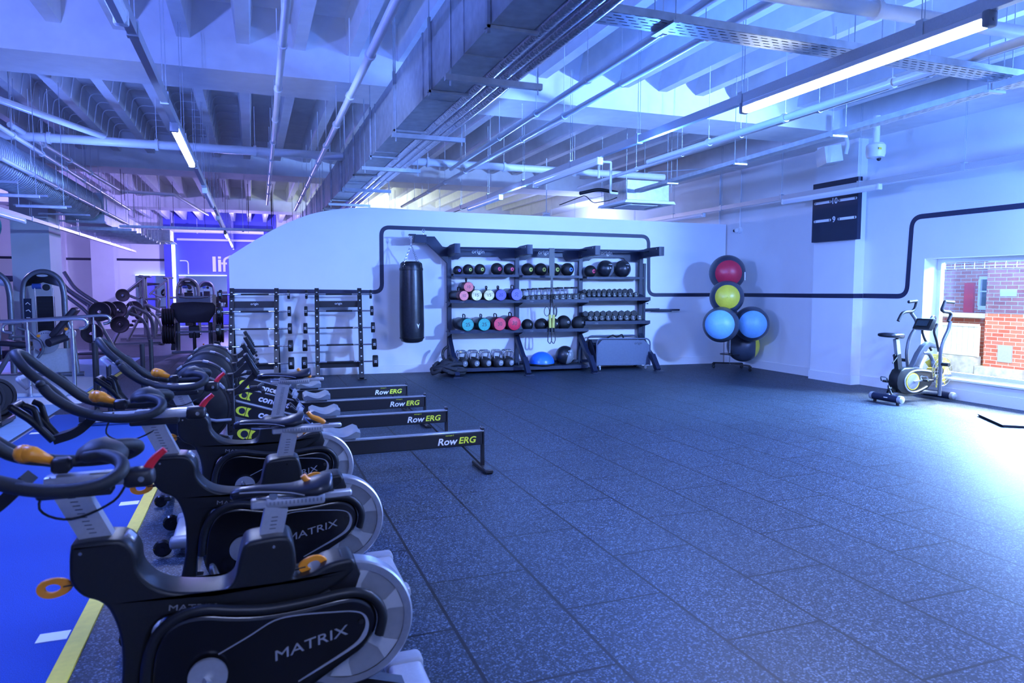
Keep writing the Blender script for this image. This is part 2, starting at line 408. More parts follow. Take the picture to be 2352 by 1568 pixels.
ribbon(b, [(-11.7, 1.41), (-9.38, 1.415)], 0, RW); ribbon(b, [(-8.49, 1.425), (-7.7, 1.425), (-7.66, 2.585), (-2.6, 2.585), (-2.56, 1.4), (0, 1.4)], .16, RW)
PW = frame((XR-.2, 0, 0), (0, -1, 0), (1, 0, 0)); ribbon(b, [(-9.37, 1.418), (-8.49, 1.423)], 0, PW)
PS = frame((0, 8.5, 0), (1, 0, 0), (0, 1, 0)); ribbon(b, [(XR-.2, 1.423), (XR, 1.423)], 0, PS)
st('trim_2', b)
# window: frame, glass, upper film, mesh band
b = MB().use('white'); xg = XR+.3
b.box((xg, y1-.03, (z0+z1)/2), (.07, .06, z1-z0)).box((xg, y0+.03, (z0+z1)/2), (.07, .06, z1-z0))
b.box((xg, (y0+y1)/2, z1-.03), (.066, y1-y0-.12, .06)).box((xg, (y0+y1)/2, z0+.055), (.066, y1-y0-.12, .05))
b.box((XR+.13, (y0+y1)/2, z0+.012), (.32, y1-y0+.04, .03), bev=.005)
win = st('window_1', b)
MB().use('glass').box((xg, (y0+y1)/2, (z0+z1)/2), (.008, y1-y0-.1, z1-z0-.1)).build('pane', win)
MB().use('film').box((xg+.012, (y0+y1)/2, 1.56), (.002, y1-y0-.12, .72)).build('tint_film', win)
b = MB().use('white')
for i in range(31): b.bar((xg+.02, y0+.1+i*.145, z1-.07), (xg+.02, y0+.1+i*.145, z1-.16), .006, .006)
for z in (z1-.075, z1-.115, z1-.155): b.bar((xg+.02, y0+.06, z), (xg+.02, y1-.06, z), .006, .006)
b.build('mesh_band', win)
# far wall: mirrors, stripe, LED strips
b = MB().use('mirror'); b.box((-3.55, YF-.02, 1.4), (1.3, .03, 1.25)); m1 = b.build('wall_mirror')
tag(m1, 'large gym mirror on the far wall left of the lit blue column', 'mirror', None)
b = MB().use('mirror'); b.box((-1.8, YF-.09, 1.4), (1.75, .03, 1.25)); m2 = b.build('wall_mirror')
tag(m2, 'large gym mirror on the blue far wall right of the lit column', 'mirror', None)
st('trim_3', MB().use('line').box((-4.85, YF-.006, 2.64), (3.7, .008, .09)).box((-8.2, YF-.006, 2.66), (3.0, .008, .09)))
st('column_far', MB().use('blue_wall').box((-3.02, YF-.15, 2.25), (.26, .26, 4.5)))
def strip(label, c, d):
    t = MB().use('ledstrip').box(c, d).build('led_strip'); return tag(t, label, 'LED light')
strip('tall cyan LED strip on the far blue column beside the mirrors', (-2.83, YF-.2, 1.62), (.13, .06, 3.24))
strip('tall cyan LED strip at the far left edge behind the machines', (-7.08, 22.5, 1.6), (.2, .08, 3.2))
st('column_far.001', MB().use('blue_wall').box((-6.85, 22.6, 2.2), (.28, .3, 4.4)))
for x, w_, lb in ((-3.55, 1.3, 'glowing LED line on top of the mirror left of the lit column'), (-1.8, 1.75, 'glowing LED line on top of the mirror right of the lit column')):
    tag(MB().use('ledglow').box((x, YF-.1, 2.045), (w_, .05, .03)).build('mirror_light'), lb, 'LED light')
# white letters and pipe frame on the blue far wall
t = thing('wall_lettering', 'large white letters on the blue far wall beyond the curved partition', 'lettering', (-1.25, YF-.07, 2.2))
MB().use('print').box((-.13, 0, .3), (.12, .02, .6)).build('letter_l', t)
MB().use('print').box((.07, 0, .24), (.11, .02, .48)).box((.07, 0, .56), (.11, .02, .09)).build('letter_i', t)
MB().use('print').tube([(.24, 0, 0), (.24, 0, .5), (.5, 0, .62)], .05, fil=.1).box((.24, 0, .33), (.2, .02, .08)).build('letter_f', t)
st('trim_4', MB().use('print').tube([(-2.62, YF-.08, 2.62), (-2.33, YF-.08, 2.62), (-2.33, YF-.08, 2.1)], .025, fil=.12))
st('trim_5', MB().use('white').box((-.9, YF-.1, 3.45), (3.6, .08, .08)))
# left columns
st('column_left', MB().use('grey_wall').box((-3.9, 16.05, 2.), (.62, .86, 4.)))
st('column_left.001', MB().use('wall').box((-5.2, YF-.3, 2.2), (.75, .6, 4.4)))
st('column_left.002', MB().use('wall').box((-6.75, YF-.2, 2.2), (.5, .4, 4.4)))
st('column_left.003', MB().use('blue_wall').box((-5.45, 16.0, 2.), (.5, .8, 4.)))
# ---------------------------------------------------------------- ceiling
b = MB().use('ceil'); b.box((-2.4, 13.5, 4.62), (23.8, 34.6, .16))
jx = [-.02+.59*k for k in range(-23, 15)]
for x in jx: b.prism([(x-.11, 4.55), (x-.065, 4.2), (x+.065, 4.2), (x+.11, 4.55)], 33.6, Matrix.Translation((0, 13.4, 0)))
st('ceiling', b, ang=30)
def beam(n, ya, yb):
    b = MB().use('ceil').prism([(ya, 4.21), (ya, 3.9), (yb, 3.9), (yb, 4.21), (yb+.02, 4.3), (yb+.22, 4.56), (ya-.22, 4.56), (ya-.02, 4.3)], 23.4, Matrix.Translation((-2.4, 0, 0)) @ Matrix.Rotation(R(90), 4, 'Z'))
    st(n, b)
for k, (ya, yb) in enumerate(((1.05, 1.95), (8.35, 9.22), (15.62, 16.5), (22.9, 23.8))): beam('beam' if not k else 'beam.%03d' % k, ya, yb)
st('beam_edge', MB().use('ceil').box((8.8, 13.4, 4.23), (.7, 33.58, .69)))
# pale sealing bands that run over the slab and down the joists of the left bays
b = MB().use('white')
for x in [q for q in jx if -8 < q < -.3]:
    for k in range(12):
        y = 9.45+k*.52
        b.tube([(x+.46, y, 4.535), (x+.125, y, 4.535), (x+.075, y, 4.2)], .009, n=5, fil=.09)
st('trim_6', b)
# ---------------------------------------------------------------- ceiling services
def rods(b, pts, z0, z1=4.2, r=.004):
    for x, y in pts: b.cyl((x, y, z0), (x, y, z1), r, 6)
# rectangular ventilation duct with its lagged pipes
t = thing('ventilation_duct', 'long rectangular silver ventilation duct running along the ceiling', 'duct', (1.5, 0, 3.1))
b = MB().use('galv')
ys = [-2.5+1.18*k for k in range(26)]
for ya, yb in zip(ys, ys[1:]): b.box((0, (ya+yb)/2, .26), (.27, yb-ya-.004, .52))
b.build('duct_body', t)
for y in ys[1:-1]: MB().use('galv').box((0, y, .26), (.285, .03, .535)).build('duct_flange', t)
for k in range(13):
    b = MB().use('galv'); y = 4.03+k*1.45-1.45; b.box((-.15, y, .25), (.02, .035, .6)); b.cyl((-.15, y, .5), (-.15, y, 1.1), .005, 6); b.box((0, y, -.012), (.34, .035, .02)); b.build('hanger', t)
ORD = 'nearest the camera|second from the camera|third from the camera|fourth from the camera|fifth from the camera|sixth from the camera|seventh from the camera|eighth from the camera|ninth from the camera|tenth from the camera|furthest from the camera'.split('|')
for k in range(1, 11):
    b = MB().use('galv').box((0, 0, -.003), (.74, .045, .042)); rods(b, ((-.33, 0), (.34, 0)), -.06, 1.13 if not 8.3 < 2.9+2*k < 9.3 else .84, .006)
    tag(b.build('pipe_bracket', loc=(1.69, 2.9+2*k, 3.038)), 'steel channel bracket under the silver duct and lagged pipes, '+ORD[k-1], 'pipe bracket', 'brackets under the duct')
for i, (x, r, lb) in enumerate(((1.695, .05, 'thickest foil-lagged pipe beside the silver duct'), (1.8, .042, 'middle foil-lagged pipe of the three beside the duct'), (1.89, .042, 'foil-lagged pipe furthest from the silver duct'))):
    b = MB().use('foil').cyl((x, -2.4, 3.082+r), (x, 27, 3.082+r), r, 20)
    for k in range(24): b.cyl((x, -2+k*1.22, 3.082+r), (x, -1.97+k*1.22, 3.082+r), r+.0015, 20)
    tag(b.build('lagged_pipe'), lb, 'pipe', 'lagged pipes under the ceiling')
# lighting tracks with LED battens
def batten(x, y, ln, lit, label, grp='LED battens on the lighting tracks', z=2.95):
    t = thing('led_batten', label, 'light', (x, y, z), 0, grp)
    c = 'tube' if lit else 'tubeoff'
    b = MB().use(c); b.prism([(-.032, .03), (-.03, .005), (-.018, -.012), (.018, -.012), (.03, .005), (.032, .03)], ln-.05, Matrix.Rotation(R(0), 4, 'Z'), off=0)
    b.build('diffuser', t)
    b = MB().use('white'); b.box((0, 0, .048), (.066, ln, .036), bev=.004); b.build('housing', t)
    for s_ in (-1, 1):
        b = MB().use('grey' if lit else 'white').box((0, s_*ln/2, .028), (.074, .045, .088), bev=.012, seg=2).cyl((0, s_*(ln/2+.0225), .02), (0, s_*(ln/2+.026), .02), .01, 12); b.build('end_cap', t)
    return t
def track(label, x, ya, yb, z=3.015, h=.075, zt=4.2):
    t = thing('lighting_track', label, 'lighting track', (x, 0, z))
    b = MB().use('silver').box((0, (ya+yb)/2, h/2), (.05, yb-ya, h)); b.build('channel', t)
    y = ya+.8
    while y < yb:
        b = MB().use('galv'); b.box((0, y, h/2+.005), (.062, .05, h+.025)).cyl((-.012, y, h), (-.012, y, zt-z), .003, 6).cyl((.012, y, h), (.012, y, zt-z), .003, 6); y += 1.6; b.build('hanger', t)
track('grey lighting track along the left of the ceiling carrying lit battens', -.61, -2.5, 29)
track('grey lighting track over the open floor ending above the partition', 3.72, -2.5, 29)
track('grey lighting track low along the right wall in front of the target board', 8.36, -2.5, 29)
batten(3.72, 3.69, 1.98, True, 'large lit LED batten in the upper right of the room')
batten(-.61, 7.98, 1.98, True, 'lit LED batten on the left track above the barbell racks')
batten(-.61, 3.3, 1.98, False, 'unlit LED batten on the left track nearest the camera')
batten(-.61, 12.3, 1.98, False, 'unlit LED batten on the left track just beyond the lit one')
batten(-.61, 16.6, 1.98, False, 'unlit LED batten on the left track third beyond the lit one')
batten(-.61, 20.6, 1.6, True, 'small far lit LED batten on the left track above the curved wall end')
batten(3.72, 8.1, 1.9, False, 'unlit LED batten on the middle track above the medicine ball rack')
batten(3.72, 11.35, 1.7, False, 'unlit LED batten on the middle track just before the partition')
batten(8.36, 8.5, 1.9, False, 'unlit LED batten in front of the black target board')
batten(8.36, 12.6, 1.9, False, 'unlit LED batten on the right track by the back corner')
batten(8.36, 3.4, 1.98, True, 'lit LED batten on the right track out over the window')
# perforated cable trays
def tray(label, a, b_, w, h=.05):
    a, b_ = V(a), V(b_); L_ = (b_-a).length; t = thing('cable_tray', label, 'cable tray', a); t.rotation_euler = (0, 0, math.atan2(b_.y-a.y, b_.x-a.x))
    b = MB().use('tray').box((L_/2, 0, 0), (L_, w, .003)); b.build('tray_base', t)
    b = MB().use('galv').prism([(0, 0), (0, h), (L_, h), (L_, 0)], .003, off=-w/2).prism([(0, 0), (0, h), (L_, h), (L_, 0)], .003, off=w/2); o = b.build('tray_side', t)
    x = .8
    while x < L_:
        b = MB().use('galv'); b.box((x, 0, -.01), (.04, w+.06, .018)).cyl((x, w/2+.02, -.02), (x, w/2+.02, 4.2-a.z), .004, 6).cyl((x, -w/2-.02, -.02), (x, -w/2-.02, 4.2-a.z), .004, 6); x += 1.7; b.build('hanger', t)
    return t
tray('wide perforated cable tray crossing the ceiling above the large lit batten', (1.7, 3.93, 3.2), (8.4, 3.96, 3.2), .2)
tray('narrow perforated cable tray running back along the right of the ceiling', (5.56, 3.2, 3.12), (6.02, 10.2, 3.12), .12)
tray('thin perforated cable tray high across the far left of the hall', (-2.65, 17.3, 2.86), (3.4, 17.3, 2.86), .14)
for k in range(4): tag(MB().use('rubber').tube([(2.1, 3.87+.03*k, 3.212), (5, 3.88+.03*k, 3.213), (8.3, 3.9+.03*k, 3.212)], .008, n=6).build('cable'), 'one of the thin black cables lying in the wide cable tray', 'cable', 'cables in the wide tray')
# white pipes
def pipe(label, pts, r, m='white', fil=.06, grp='painted ceiling pipes', clips=(), nm='ceiling_pipe'):
    t = thing(nm, label, 'pipe', (0, 0, 0), 0, grp)
    P = [V(p) for p in pts]; o = P[0]; t.location = o; P = [p-o for p in P]
    MB().use(m).tube(P, r, n=14, fil=fil).build('pipe_run', t)
    d = (P[1]-P[0]); L_ = d.length
    for k in range(1, int(L_/1.3)):
        b = MB().use(m); c = P[0]+d.normalized()*k*1.3; b.cyl(c-d.normalized()*.02, c+d.normalized()*.02, r*1.35, 12).cyl(c, c+V((0, 0, 4.2-o.z-c.z)), .004, 6); b.build('pipe_hanger', t)
    return t
pipe('thick white pipe crossing the whole ceiling above the partition', [(-9, 11.12, 3.56), (7.1, 11.12, 3.56)], .06)
pipe('white sprinkler pipe running back on the left of the duct, nearer the lit batten', [(.24, 2, 3.45), (.38, 17, 3.45)], .03)
pipe('white sprinkler pipe running back close beside the silver duct', [(.93, 2, 3.45), (1.05, 18, 3.45)], .035)
pipe('white pipe right of the lagged pipes, nearest to them', [(2.85, 2, 3.45), (3.05, 11, 3.45)], .03)
pipe('white pipe second to the right of the lagged pipes', [(3.27, 2, 3.45), (3.35, 16.4, 3.45)], .03)
pipe('white pipe with black clips above the cassette unit on the right', [(5.17, 2, 3.3), (5.23, 8.6, 3.3)], .035)
pipe('white conduit beside the narrow cable tray on the right', [(5.55, 2, 3.42), (5.8, 12, 3.42)], .028)
pipe('blue-grey pipe crossing behind the large lit batten at the top', [(2.7, 3.75, 3.42), (5.9, 3.62, 3.42)], .05)
pipe('white pipe dropping from the thick pipe at far left', [(-3.1, 8, 3.62), (-1.85, 11.1, 3.62)], .04)
pipe('white conduit with a dog-leg on the left of the ceiling', [(-2.8, 10.6, 3.6), (-2.55, 17, 3.6), (-1.55, 17.2, 3.6), (-1.1, 21.5, 3.6)], .035)
pipe('thin white pipe along the top of the spiral duct', [(-2.7, 9, 3.42), (-2.7, 19, 3.42)], .03)
pipe('white pipe high on the far wall over the blue paint', [(-4.5, 29.5, 3.72), (.5, 29.5, 3.72)], .07)
pipe('bent white pipe on the ceiling left of the cassette unit', [(5.4, 10.4, 3.35), (5.4, 10.4, 3.62), (5.62, 10.4, 3.62), (5.62, 10.4, 3.12), (5.75, 10.4, 3.12)], .02, fil=.02)
# nearest grey tube along the left edge of the ceiling
# spiral duct on the left with square box and branch
t = thing('spiral_duct', 'round spiral ventilation duct hanging on the left of the ceiling', 'duct', (-3.1, 0, 3.2))
b = MB().use('galv').cyl((0, 8.5, 0), (0, 16.2, 0), .3, 32)
for k in range(90): b.lathe([(.3, -.006), (.309, 0), (.3, .006)], frame((0, 8.55+k*.085, 0), (0, 0, 1), (1, 0, 0)), 32)
b.build('duct_body', t)
MB().use('green').cyl((0, 16.2, 0), (0, 16.5, 0), .3, 32, .2).build('end_collar', t, ang=60)
MB().use('galv').box((-.05, 18.0, -.02), (.7, 3.0, .62)).box((.305, 16.9, .06), (.02, .3, .3)).build('duct_box', t)
MB().use('galv').box((-.1, 21.2, -.1), (.6, 3.2, .46)).build('duct_branch', t)
for k in range(8): MB().use('galv').box((.1, 16.8+k*.7, -.42), (1.3, .05, .05)).cyl((-.5, 16.8+k*.7, -.42), (-.5, 16.8+k*.7, 1.1), .005, 6).cyl((.7, 16.8+k*.7, -.42), (.7, 16.8+k*.7, 1.1), .005, 6).build('trapeze', t)
for k in range(10): MB().use('galv').cyl((-.36, 9+k*1.4, -.2), (-.36, 9+k*1.4, 1.15), .005, 6).cyl((.36, 9+k*1.4, -.2), (.36, 9+k*1.4, 1.15), .005, 6).box((0, 9+k*1.4, -.34), (.8, .03, .03)).build('hanger', t)
pipe('white pipe along the near side of the spiral duct', [(-2.74, 8.6, 3.08), (-2.74, 19, 3.08)], .03)
# low rails of the far left
for x, y, w_, lb in ((-2.6, 9.55, .66, 'short steel bracket rail at the left edge below the spiral duct'), (-2.53, 10.72, .56, 'short steel bracket rail just beyond the one at the left edge')):
    b = MB().use('galv').box((0, 0, 0), (w_, .04, .03)).cyl((w_/2-.03, 0, .01), (w_/2-.03, 0, 1.6), .004, 6).cyl((-w_/2+.03, 0, .01), (-w_/2+.03, 0, 1.6), .004, 6)
    tag(b.build('hanging_rail', loc=(x, y, 2.6)), lb, 'rail')
track('low lighting track at the far left passing in front of the grey column', -3.22, 9, 23.5, 2.6, .055, 2.92)
batten(-3.22, 11.6, 1.98, False, 'unlit LED batten on the low track at the left edge', z=2.535)
# thin drop rods of the deep ceiling
rnd = random.Random(3)
for k in range(34):
    x, y = rnd.uniform(-2.6, 3.2), rnd.uniform(-3.5, 8); y = y+19; x = x-1.6
    if abs(x+.02-.59*round((x+.02)/.59)) > .05 or abs(x-1.5) < .3 or 22.7 < y < 24.7: x = -.02+.59*round((x+.02)/.59)-(.59 if abs(x-1.5) < .5 else 0); y = y if not 22.7 < y < 24.7 else 21.9
    tag(MB().use('black').cyl((0, 0, 0), (0, 0, -rnd.uniform(.5, 1.1)), .005, 6).build('drop_rod', loc=(x, y, 4.2)), 'thin dark drop rod hanging from the ceiling over the far hall', 'hanging rod', 'drop rods of the far hall')
# ceiling cassettes
def cassette(label, x, y, z, s_=.98, rz=0.):
    t = thing('cassette_unit', label, 'air conditioner', (x, y, z), rz)
    MB().use('galv').box((0, 0, .22), (s_*.84, s_*.84, .34), bev=.01).build('unit_body', t)
    b = MB().use('white').prism([(-s_/2, 0), (-s_/2+.03, .045), (s_/2-.03, .045), (s_/2, 0)], s_, bev=0).box((0, 0, -.006), (s_*.56, s_*.56, .014), bev=.004); b.build('fascia', t)
    for k in range(4):
        q = Matrix.Rotation(k*PI/2, 3, 'Z'); MB().use('dprint').box(q @ V((0, s_*.36, -.001)), (s_*.55, .045, .004) if k % 2 == 0 else (.045, s_*.55, .004)).build('air_slot', t)
    for i in (-1, 1):
        for j in (-1, 1): MB().use('galv').cyl((i*s_*.44, j*s_*.44, .2), (i*s_*.44, j*s_*.44, 4.2-z), .005, 6).build('hanger', t)
    return t
cassette('square white ceiling cassette unit above the right end of the rack', 6.29, 10.73, 2.96)
cassette('boxy ceiling cassette unit high over the far machines', -2.75, 24.0, 2.92, 1.15)
b = MB().use('rubber')
b.tube([(5.3, 10.9, 3.16), (5.5, 10.6, 3.2), (5.85, 10.6, 3.16)], .03, fil=.1).tube([(5.1, 11.3, 3.0), (5.35, 10.8, 3.12), (5.45, 10.7, 2.98), (5.7, 10.6, 3.02), (5.85, 10.6, 3.08)], .008, n=6, fil=.06)
tag(b.build('hose_bundle'), 'black hoses and wires feeding the ceiling cassette unit', 'hose')
# small things on the ceiling and right wall
t = thing('ceiling_sensor', 'white drum-shaped ceiling sensor with a yellow sticker above the pillar', 'sensor', (8.1, 7.4, 3.42))
MB().use('white').lathe([(.001, -.1), (.11, -.08), (.125, -.03), (.125, .08), (.1, .11), (.02, .12), (.001, .12)], None, 28).build('drum', t)
MB().use('white').cyl((0, 0, .1), (0, 0, .48), .045, 16).build('stem', t)
MB().use('dprint').sph((.03, -.03, -.1), .03, 12).build('lens', t); MB().use('yellow').box((-.05, -.118, .02), (.05, .01, .03)).build('sticker', t)
t = thing('wall_speaker', 'white loudspeaker on a bracket under the edge beam beside the pillar', 'speaker', (8.62, 8.75, 3.62))
MB().use('white').prism([(-.12, -.14), (-.16, .12), (.1, .16), (.14, -.1)], .42, Matrix.Rotation(R(-25), 4, 'Z'), bev=.02).build('cabinet', t)
MB().use('white').tube([(.08, -.24, .0), (.1, -.26, .14), (.08, -.24, .28)], .03, fil=.05).build('bracket', t)
t = thing('dome_camera', 'small white dome camera with a black lens on the right wall near the corner', 'camera', (XR, 11.53, 2.69))
MB().use('white').cyl((0, 0, 0), (-.05, 0, 0), .062, 20).sph((-.07, .03, 0), .048, 18).build('housing', t)
MB().use('dprint').sph((-.1, .06, -.005), .03, 14).build('lens', t)
st('trim_7', MB().use('white').tube([(7.6, 12.5, 3.885), (8.6, 11.53, 3.885), (XR-.015, 11.53, 3.87), (XR-.015, 11.53, 2.76)], .012, n=8).tube([(XR-.012, 12.2, 3.9), (XR-.012, 12.2, 2.8)], .012, n=8))
t = thing('ceiling_speaker', 'small white spherical speaker high above the middle of the partition', 'speaker', (5.75, 13.4, 2.98))
MB().use('white').sph((0, 0, 0), .1, 18).build('cabinet', t); MB().use('white').cyl((0, 0, .08), (0, 0, 1.22), .012, 8).box((0, 0, .1), (.16, .05, .04)).build('bracket', t)
# black target board
t = thing('target_board', 'black wall-mounted target board marked 10 and 9 on the pillar', 'target board', (XR-.2, 8.868, 2.31))
MB().use('navy').box((-.04, 0, .483), (.08, .945, .966), bev=.004).build('panel', t)
def face(y, z): return frame((-.0815, y, z), (0, -1, 0), (0, 0, 1))
for z, s_ in ((.64, '10'), (.343, '9')):
    for sg in (-1, 1):
        b = MB().use('print').box((-.0815, sg*.255-.01, z), (.003, .33, .042), bev=.0); b.cyl((-.083, sg*.255-.175, z), (-.080, sg*.255-.175, z), .021, 14).cyl((-.083, sg*.255+.155, z), (-.080, sg*.255+.155, z), .021, 14); b.build('marker_line', t)
    text('number', s_, .13, face(0, z), 'print', t, bold=.02)
# ---------------------------------------------------------------- turf track
t = thing('turf_track', 'long blue turf strip with a yellow edge line and white distance ticks', 'turf', (-1.525, 5.3, 0))
MB().use('turf').box((0, 0, .004), (1.53, 9.0, .008)).build('turf_pile', t)
MB().use('yellow').box((.765, 0, .005), (.075, 9.0, .0105)).build('edge_line', t)
MB().use('grey').box((-.765, 0, .004), (.02, 9.0, .009)).build('edge_strip', t)
for k in range(8):
    y = 3.5-5.3+(k-2)*1.025
    MB().use('print').box((.66, y, .006), (.12, .085, .0105)).build('distance_tick', t)
    MB().use('print').box((-.66, y, .006), (.12, .085, .0105)).build('distance_tick', t)
tag(MB().use('yellow').box((-2.285, 13.4, .004), (.07, 5.0, .004)).build('floor_marking'), 'yellow floor line beyond the end of the turf', 'floor line')
# ---------------------------------------------------------------- spin bikes
def rotY(a): return Matrix.Rotation(a, 4, 'Y')
def orange_lever(parent, p, d, s_=1., ring=True):
    b = MB(); p = V(p); d = V(d).normalized(); b.use('black').cyl(p, p+d*.035*s_, .007*s_, 8)
    c = p+d*.065*s_
    if ring:
        b.use('orange'); y = V((0, 1, 0)); u = d; w_ = u.cross(y)
        def rg(k, yy): return [c+u*(math.cos(a)*.042*k*(1.25 if math.cos(a) < 0 else .95))*s_+w_*math.sin(a)*.03*k*s_+y*yy for a in [2*PI*i/20 for i in range(20)]]
        rr = [b.ring(rg(1., -.006)), b.ring(rg(1.06, 0)), b.ring(rg(1., .006)), b.ring(rg(.46, .006)), b.ring(rg(.46, -.006))]
        b.skin(rr, closed=True, caps=False)
    else:
        b.use('orange').tube(smooth([p+d*.02, p+d*.05+V((0, 0, .008)), p+d*.085+V((0, 0, .012)), p+d*.105+V((0, 0, .03))], 4), [.011, .013, .013, .013, .014, .014, .013, .013, .012, .012, .011, .011, .01], n=10)
    return b.build('adjust_lever', parent, ang=60)
FR = [(-.524, .778), (-.508, .793), (-.395, .792), (-.352, .745), (-.346, .691), (-.318, .647), (-.28, .619), (-.236, .604), (-.187, .596), (-.136, .592), (-.1, .597), (-.076, .622), (-.064, .672), (-.052, .715), (-.038, .735), (.0, .742), (.085, .742), (.108, .705), (.113, .64), (.105, .6), (.154, .604), (.205, .628), (.25, .637), (.297, .636), (.297, .597), (.22, .545), (.118, .503), (.062, .489), (-.045, .486), (-.174, .502), (-.262, .53), (-.312, .505), (-.338, .42), (-.362, .3), (-.375, .17), (-.43, .12), (-.44, .17), (-.41, .32), (-.402, .43), (-.408, .506), (-.43, .577), (-.456, .609), (-.496, .631), (-.526, .674), (-.529, .722)]
SH = [(-.325, .40), (-.312, .455), (-.28, .508), (-.23, .535), (-.165, .538), (-.09, .522), (.0, .510), (.13, .512), (.25, .524), (.31, .518), (.352, .488), (.371, .44), (.362, .385), (.325, .335), (.25, .29), (.12, .215), (.02, .16), (-.07, .135), (-.16, .13), (-.245, .16), (-.305, .225), (-.332, .31)]
IN = [(-.13, .403), (-.04, .445), (.039, .484), (.115, .490), (.22, .482), (.29, .473), (.327, .455), (.341, .418), (.325, .372), (.27, .335), (.11, .262)]
def spin_bike(label, loc, hb, hz, seat, sx_):
    t = thing('spin_bike', label, 'spin bike', loc, 0, 'spin bikes in a row')
    # frame: one moulded black body with head block, valley and seat block
    fr = MB().use('plastic').pillow(FR, .14, .013).build('frame', t, ang=75)
    for x, z in ((-.497, .765), (.045, .715)): MB().use('chrome').cyl((x, -.069, z), (x, -.0735, z), .005, 10).build('bolt', fr)
    text('lettering', 'MATRIX', .026, frame((-.2, -.0705, .552), (1, 0, -.12), (.12, 0, 1)), 'grey', fr, sx=1.5)
    MB().use('alu').box((-.375, 0, .778), (.02, .05, .035), Matrix.Rotation(R(-42), 3, 'Y'), bev=.004).build('badge', fr)
    # drive cover: glossy drop-shaped shroud with a silver inlay
    shd = MB().use('gloss').pillow(SH, .2, .02).build('drive_cover', t, ang=75)
    MB().use('plastic').tube(smooth([(x, -.098, z) for x, z in ((-.338, .33), (-.328, .42), (-.3, .49), (-.245, .537), (-.17, .552), (-.08, .535), (.02, .522), (.14, .526), (.26, .537), (.325, .527), (.37, .49), (.388, .435), (.375, .375))], 4), .017, n=8).build('cover_rim', shd, ang=60)
    b = MB().use('silver'); P = smooth([(x, -.1015, z) for x, z in IN], 4); rings = []
    for i, p in enumerate(P):
        a = P[max(0, i-1)]; c = P[min(len(P)-1, i+1)]; d = (c-a).normalized(); n = V((-d.z, 0, d.x)); q = i/(len(P)-1); w_ = .004+.012*max(0, 1-abs(q-.78)/.22)
        rings.append(b.ring([p, p-n*w_, p-n*w_+V((0, .004, 0)), p+V((0, .004, 0))]))
    b.skin(rings).build('inlay', shd)
    text('lettering', 'MATRIX', .047, frame((.15, -.1015, .385), (.975, 0, .21), (-.21, 0, .975)), 'silver', shd, sx=1.42, shear=.15)
    MB().use('black').cyl((.315, -.101, .432), (.315, -.105, .432), .009, 12).build('screw', shd)
    # flywheel with its two-tone pattern and bright rim
    fw = MB(); m = frame((.285, 0, .40), (1, 0, 0), (0, 0, 1))
    fw.use('grey').lathe([(.001, -.03), (.19, -.03), (.19, .03), (.001, .03)], m, 48)
    fw.use('alu').lathe([(.19, -.036), (.214, -.036), (.22, -.03), (.22, .03), (.214, .036), (.19, .036)], m, 64)
    fwo = fw.build('flywheel', t)
    for k in range(6):
        for sg in (-1, 1):
            a = R(20+60*k); b = MB().use('lgrey')
            pts = [(math.cos(a+dx)*r, math.sin(a+dx)*r) for r, dx in ((.08, -.28), (.14, -.13), (.19, -.2), (.19, .2), (.14, .13), (.08, .28))]
            b.prism([(x+.285, z+.40) for x, z in pts], .003, off=sg*.0315); b.build('spoke_panel', fwo)
    MB().use('black').prism([(.26, .64), (.305, .63), (.325, .57), (.3, .5), (.24, .5), (.2, .56)], .09, bev=.012).build('brake_cover', t, ang=50)
    # rear fork and feet
    b = MB().use('black')
    for sg in (-1, 1): b.tube([(-.1, sg*.075, .2), (.15, sg*.075, .14), (.285, sg*.075, .15), (.5, sg*.075, .075)], .028, n=8, sq=(.03, .018))
    b.build('rear_fork', t)
    for x, nm in ((-.5, 'front_stabilizer'), (.52, 'rear_stabilizer')):
        o = MB().use('silver').box((x, 0, .075), (.13, .5, .045), bev=.018, seg=3).build(nm, t)
        for sg in (-1, 1):
            MB().use('grey').box((x, sg*.225, .078), (.15, .09, .06), bev=.02, seg=3).build('end_cap', o)
            MB().use('chrome').cyl((x+.02, sg*.22, 0), (x+.02, sg*.22, .055), .016, 12).build('levelling_foot', o)
            if nm[0] == 'f': MB().use('gloss').disc((x-.11, sg*.235, .056), (0, 1, 0), .05, .035, 24, .01).cyl((x-.11, sg*.235-.03, .056), (x-.11, sg*.235+.03, .056), .01, 10).box((x-.06, sg*.235, .07), (.1, .014, .03)).build('transport_wheel', o)
    MB().use('plastic').prism([(-.46, .1), (-.36, .1), (-.34, .2), (-.42, .2)], .12, bev=.015).build('front_foot_neck', t, ang=50)
    # cranks, pedals with toe cages
    cd = MB().use('silver').lathe([(.001, -.012), (.045, -.01), (.058, 0), (.058, .012), (.001, .012)], frame((-.16, -.115, .345), (1, 0, 0), (0, 0, 1)), 32)
    cd = cd.use('lgrey').lathe([(.02, -.0135), (.04, -.0135), (.04, -.011), (.02, -.011)], frame((-.16, -.115, .345), (1, 0, 0), (0, 0, 1)), 24, R(150), R(330)).build('crank_disc', t)
    for sg, dx, dz in ((-1, -.05, -.16), (1, .05, .16)):
        c = V((-.16, sg*.135, .345)); e = c+V((dx, sg*.02, dz))
        cr = MB().use('silver').tube([c, e], [.016, .012], n=8, sq=(.017, .008)).build('crank', t)
        pd = MB().use('chrome').box(e+V((0, sg*.07, 0)), (.09, .09, .02), bev=.004)
        pd.use('black').tube([e+V((-.05, sg*.03, 0)), e+V((-.1, sg*.04, .02)), e+V((-.1, sg*.1, .02)), e+V((-.05, sg*.11, 0))], .006, n=6, fil=.03).tube([e+V((-.03, sg*.03, 0)), e+V((-.05, sg*.04, .06)), e+V((-.05, sg*.1, .06)), e+V((-.03, sg*.11, 0))], .008, n=6, fil=.03)
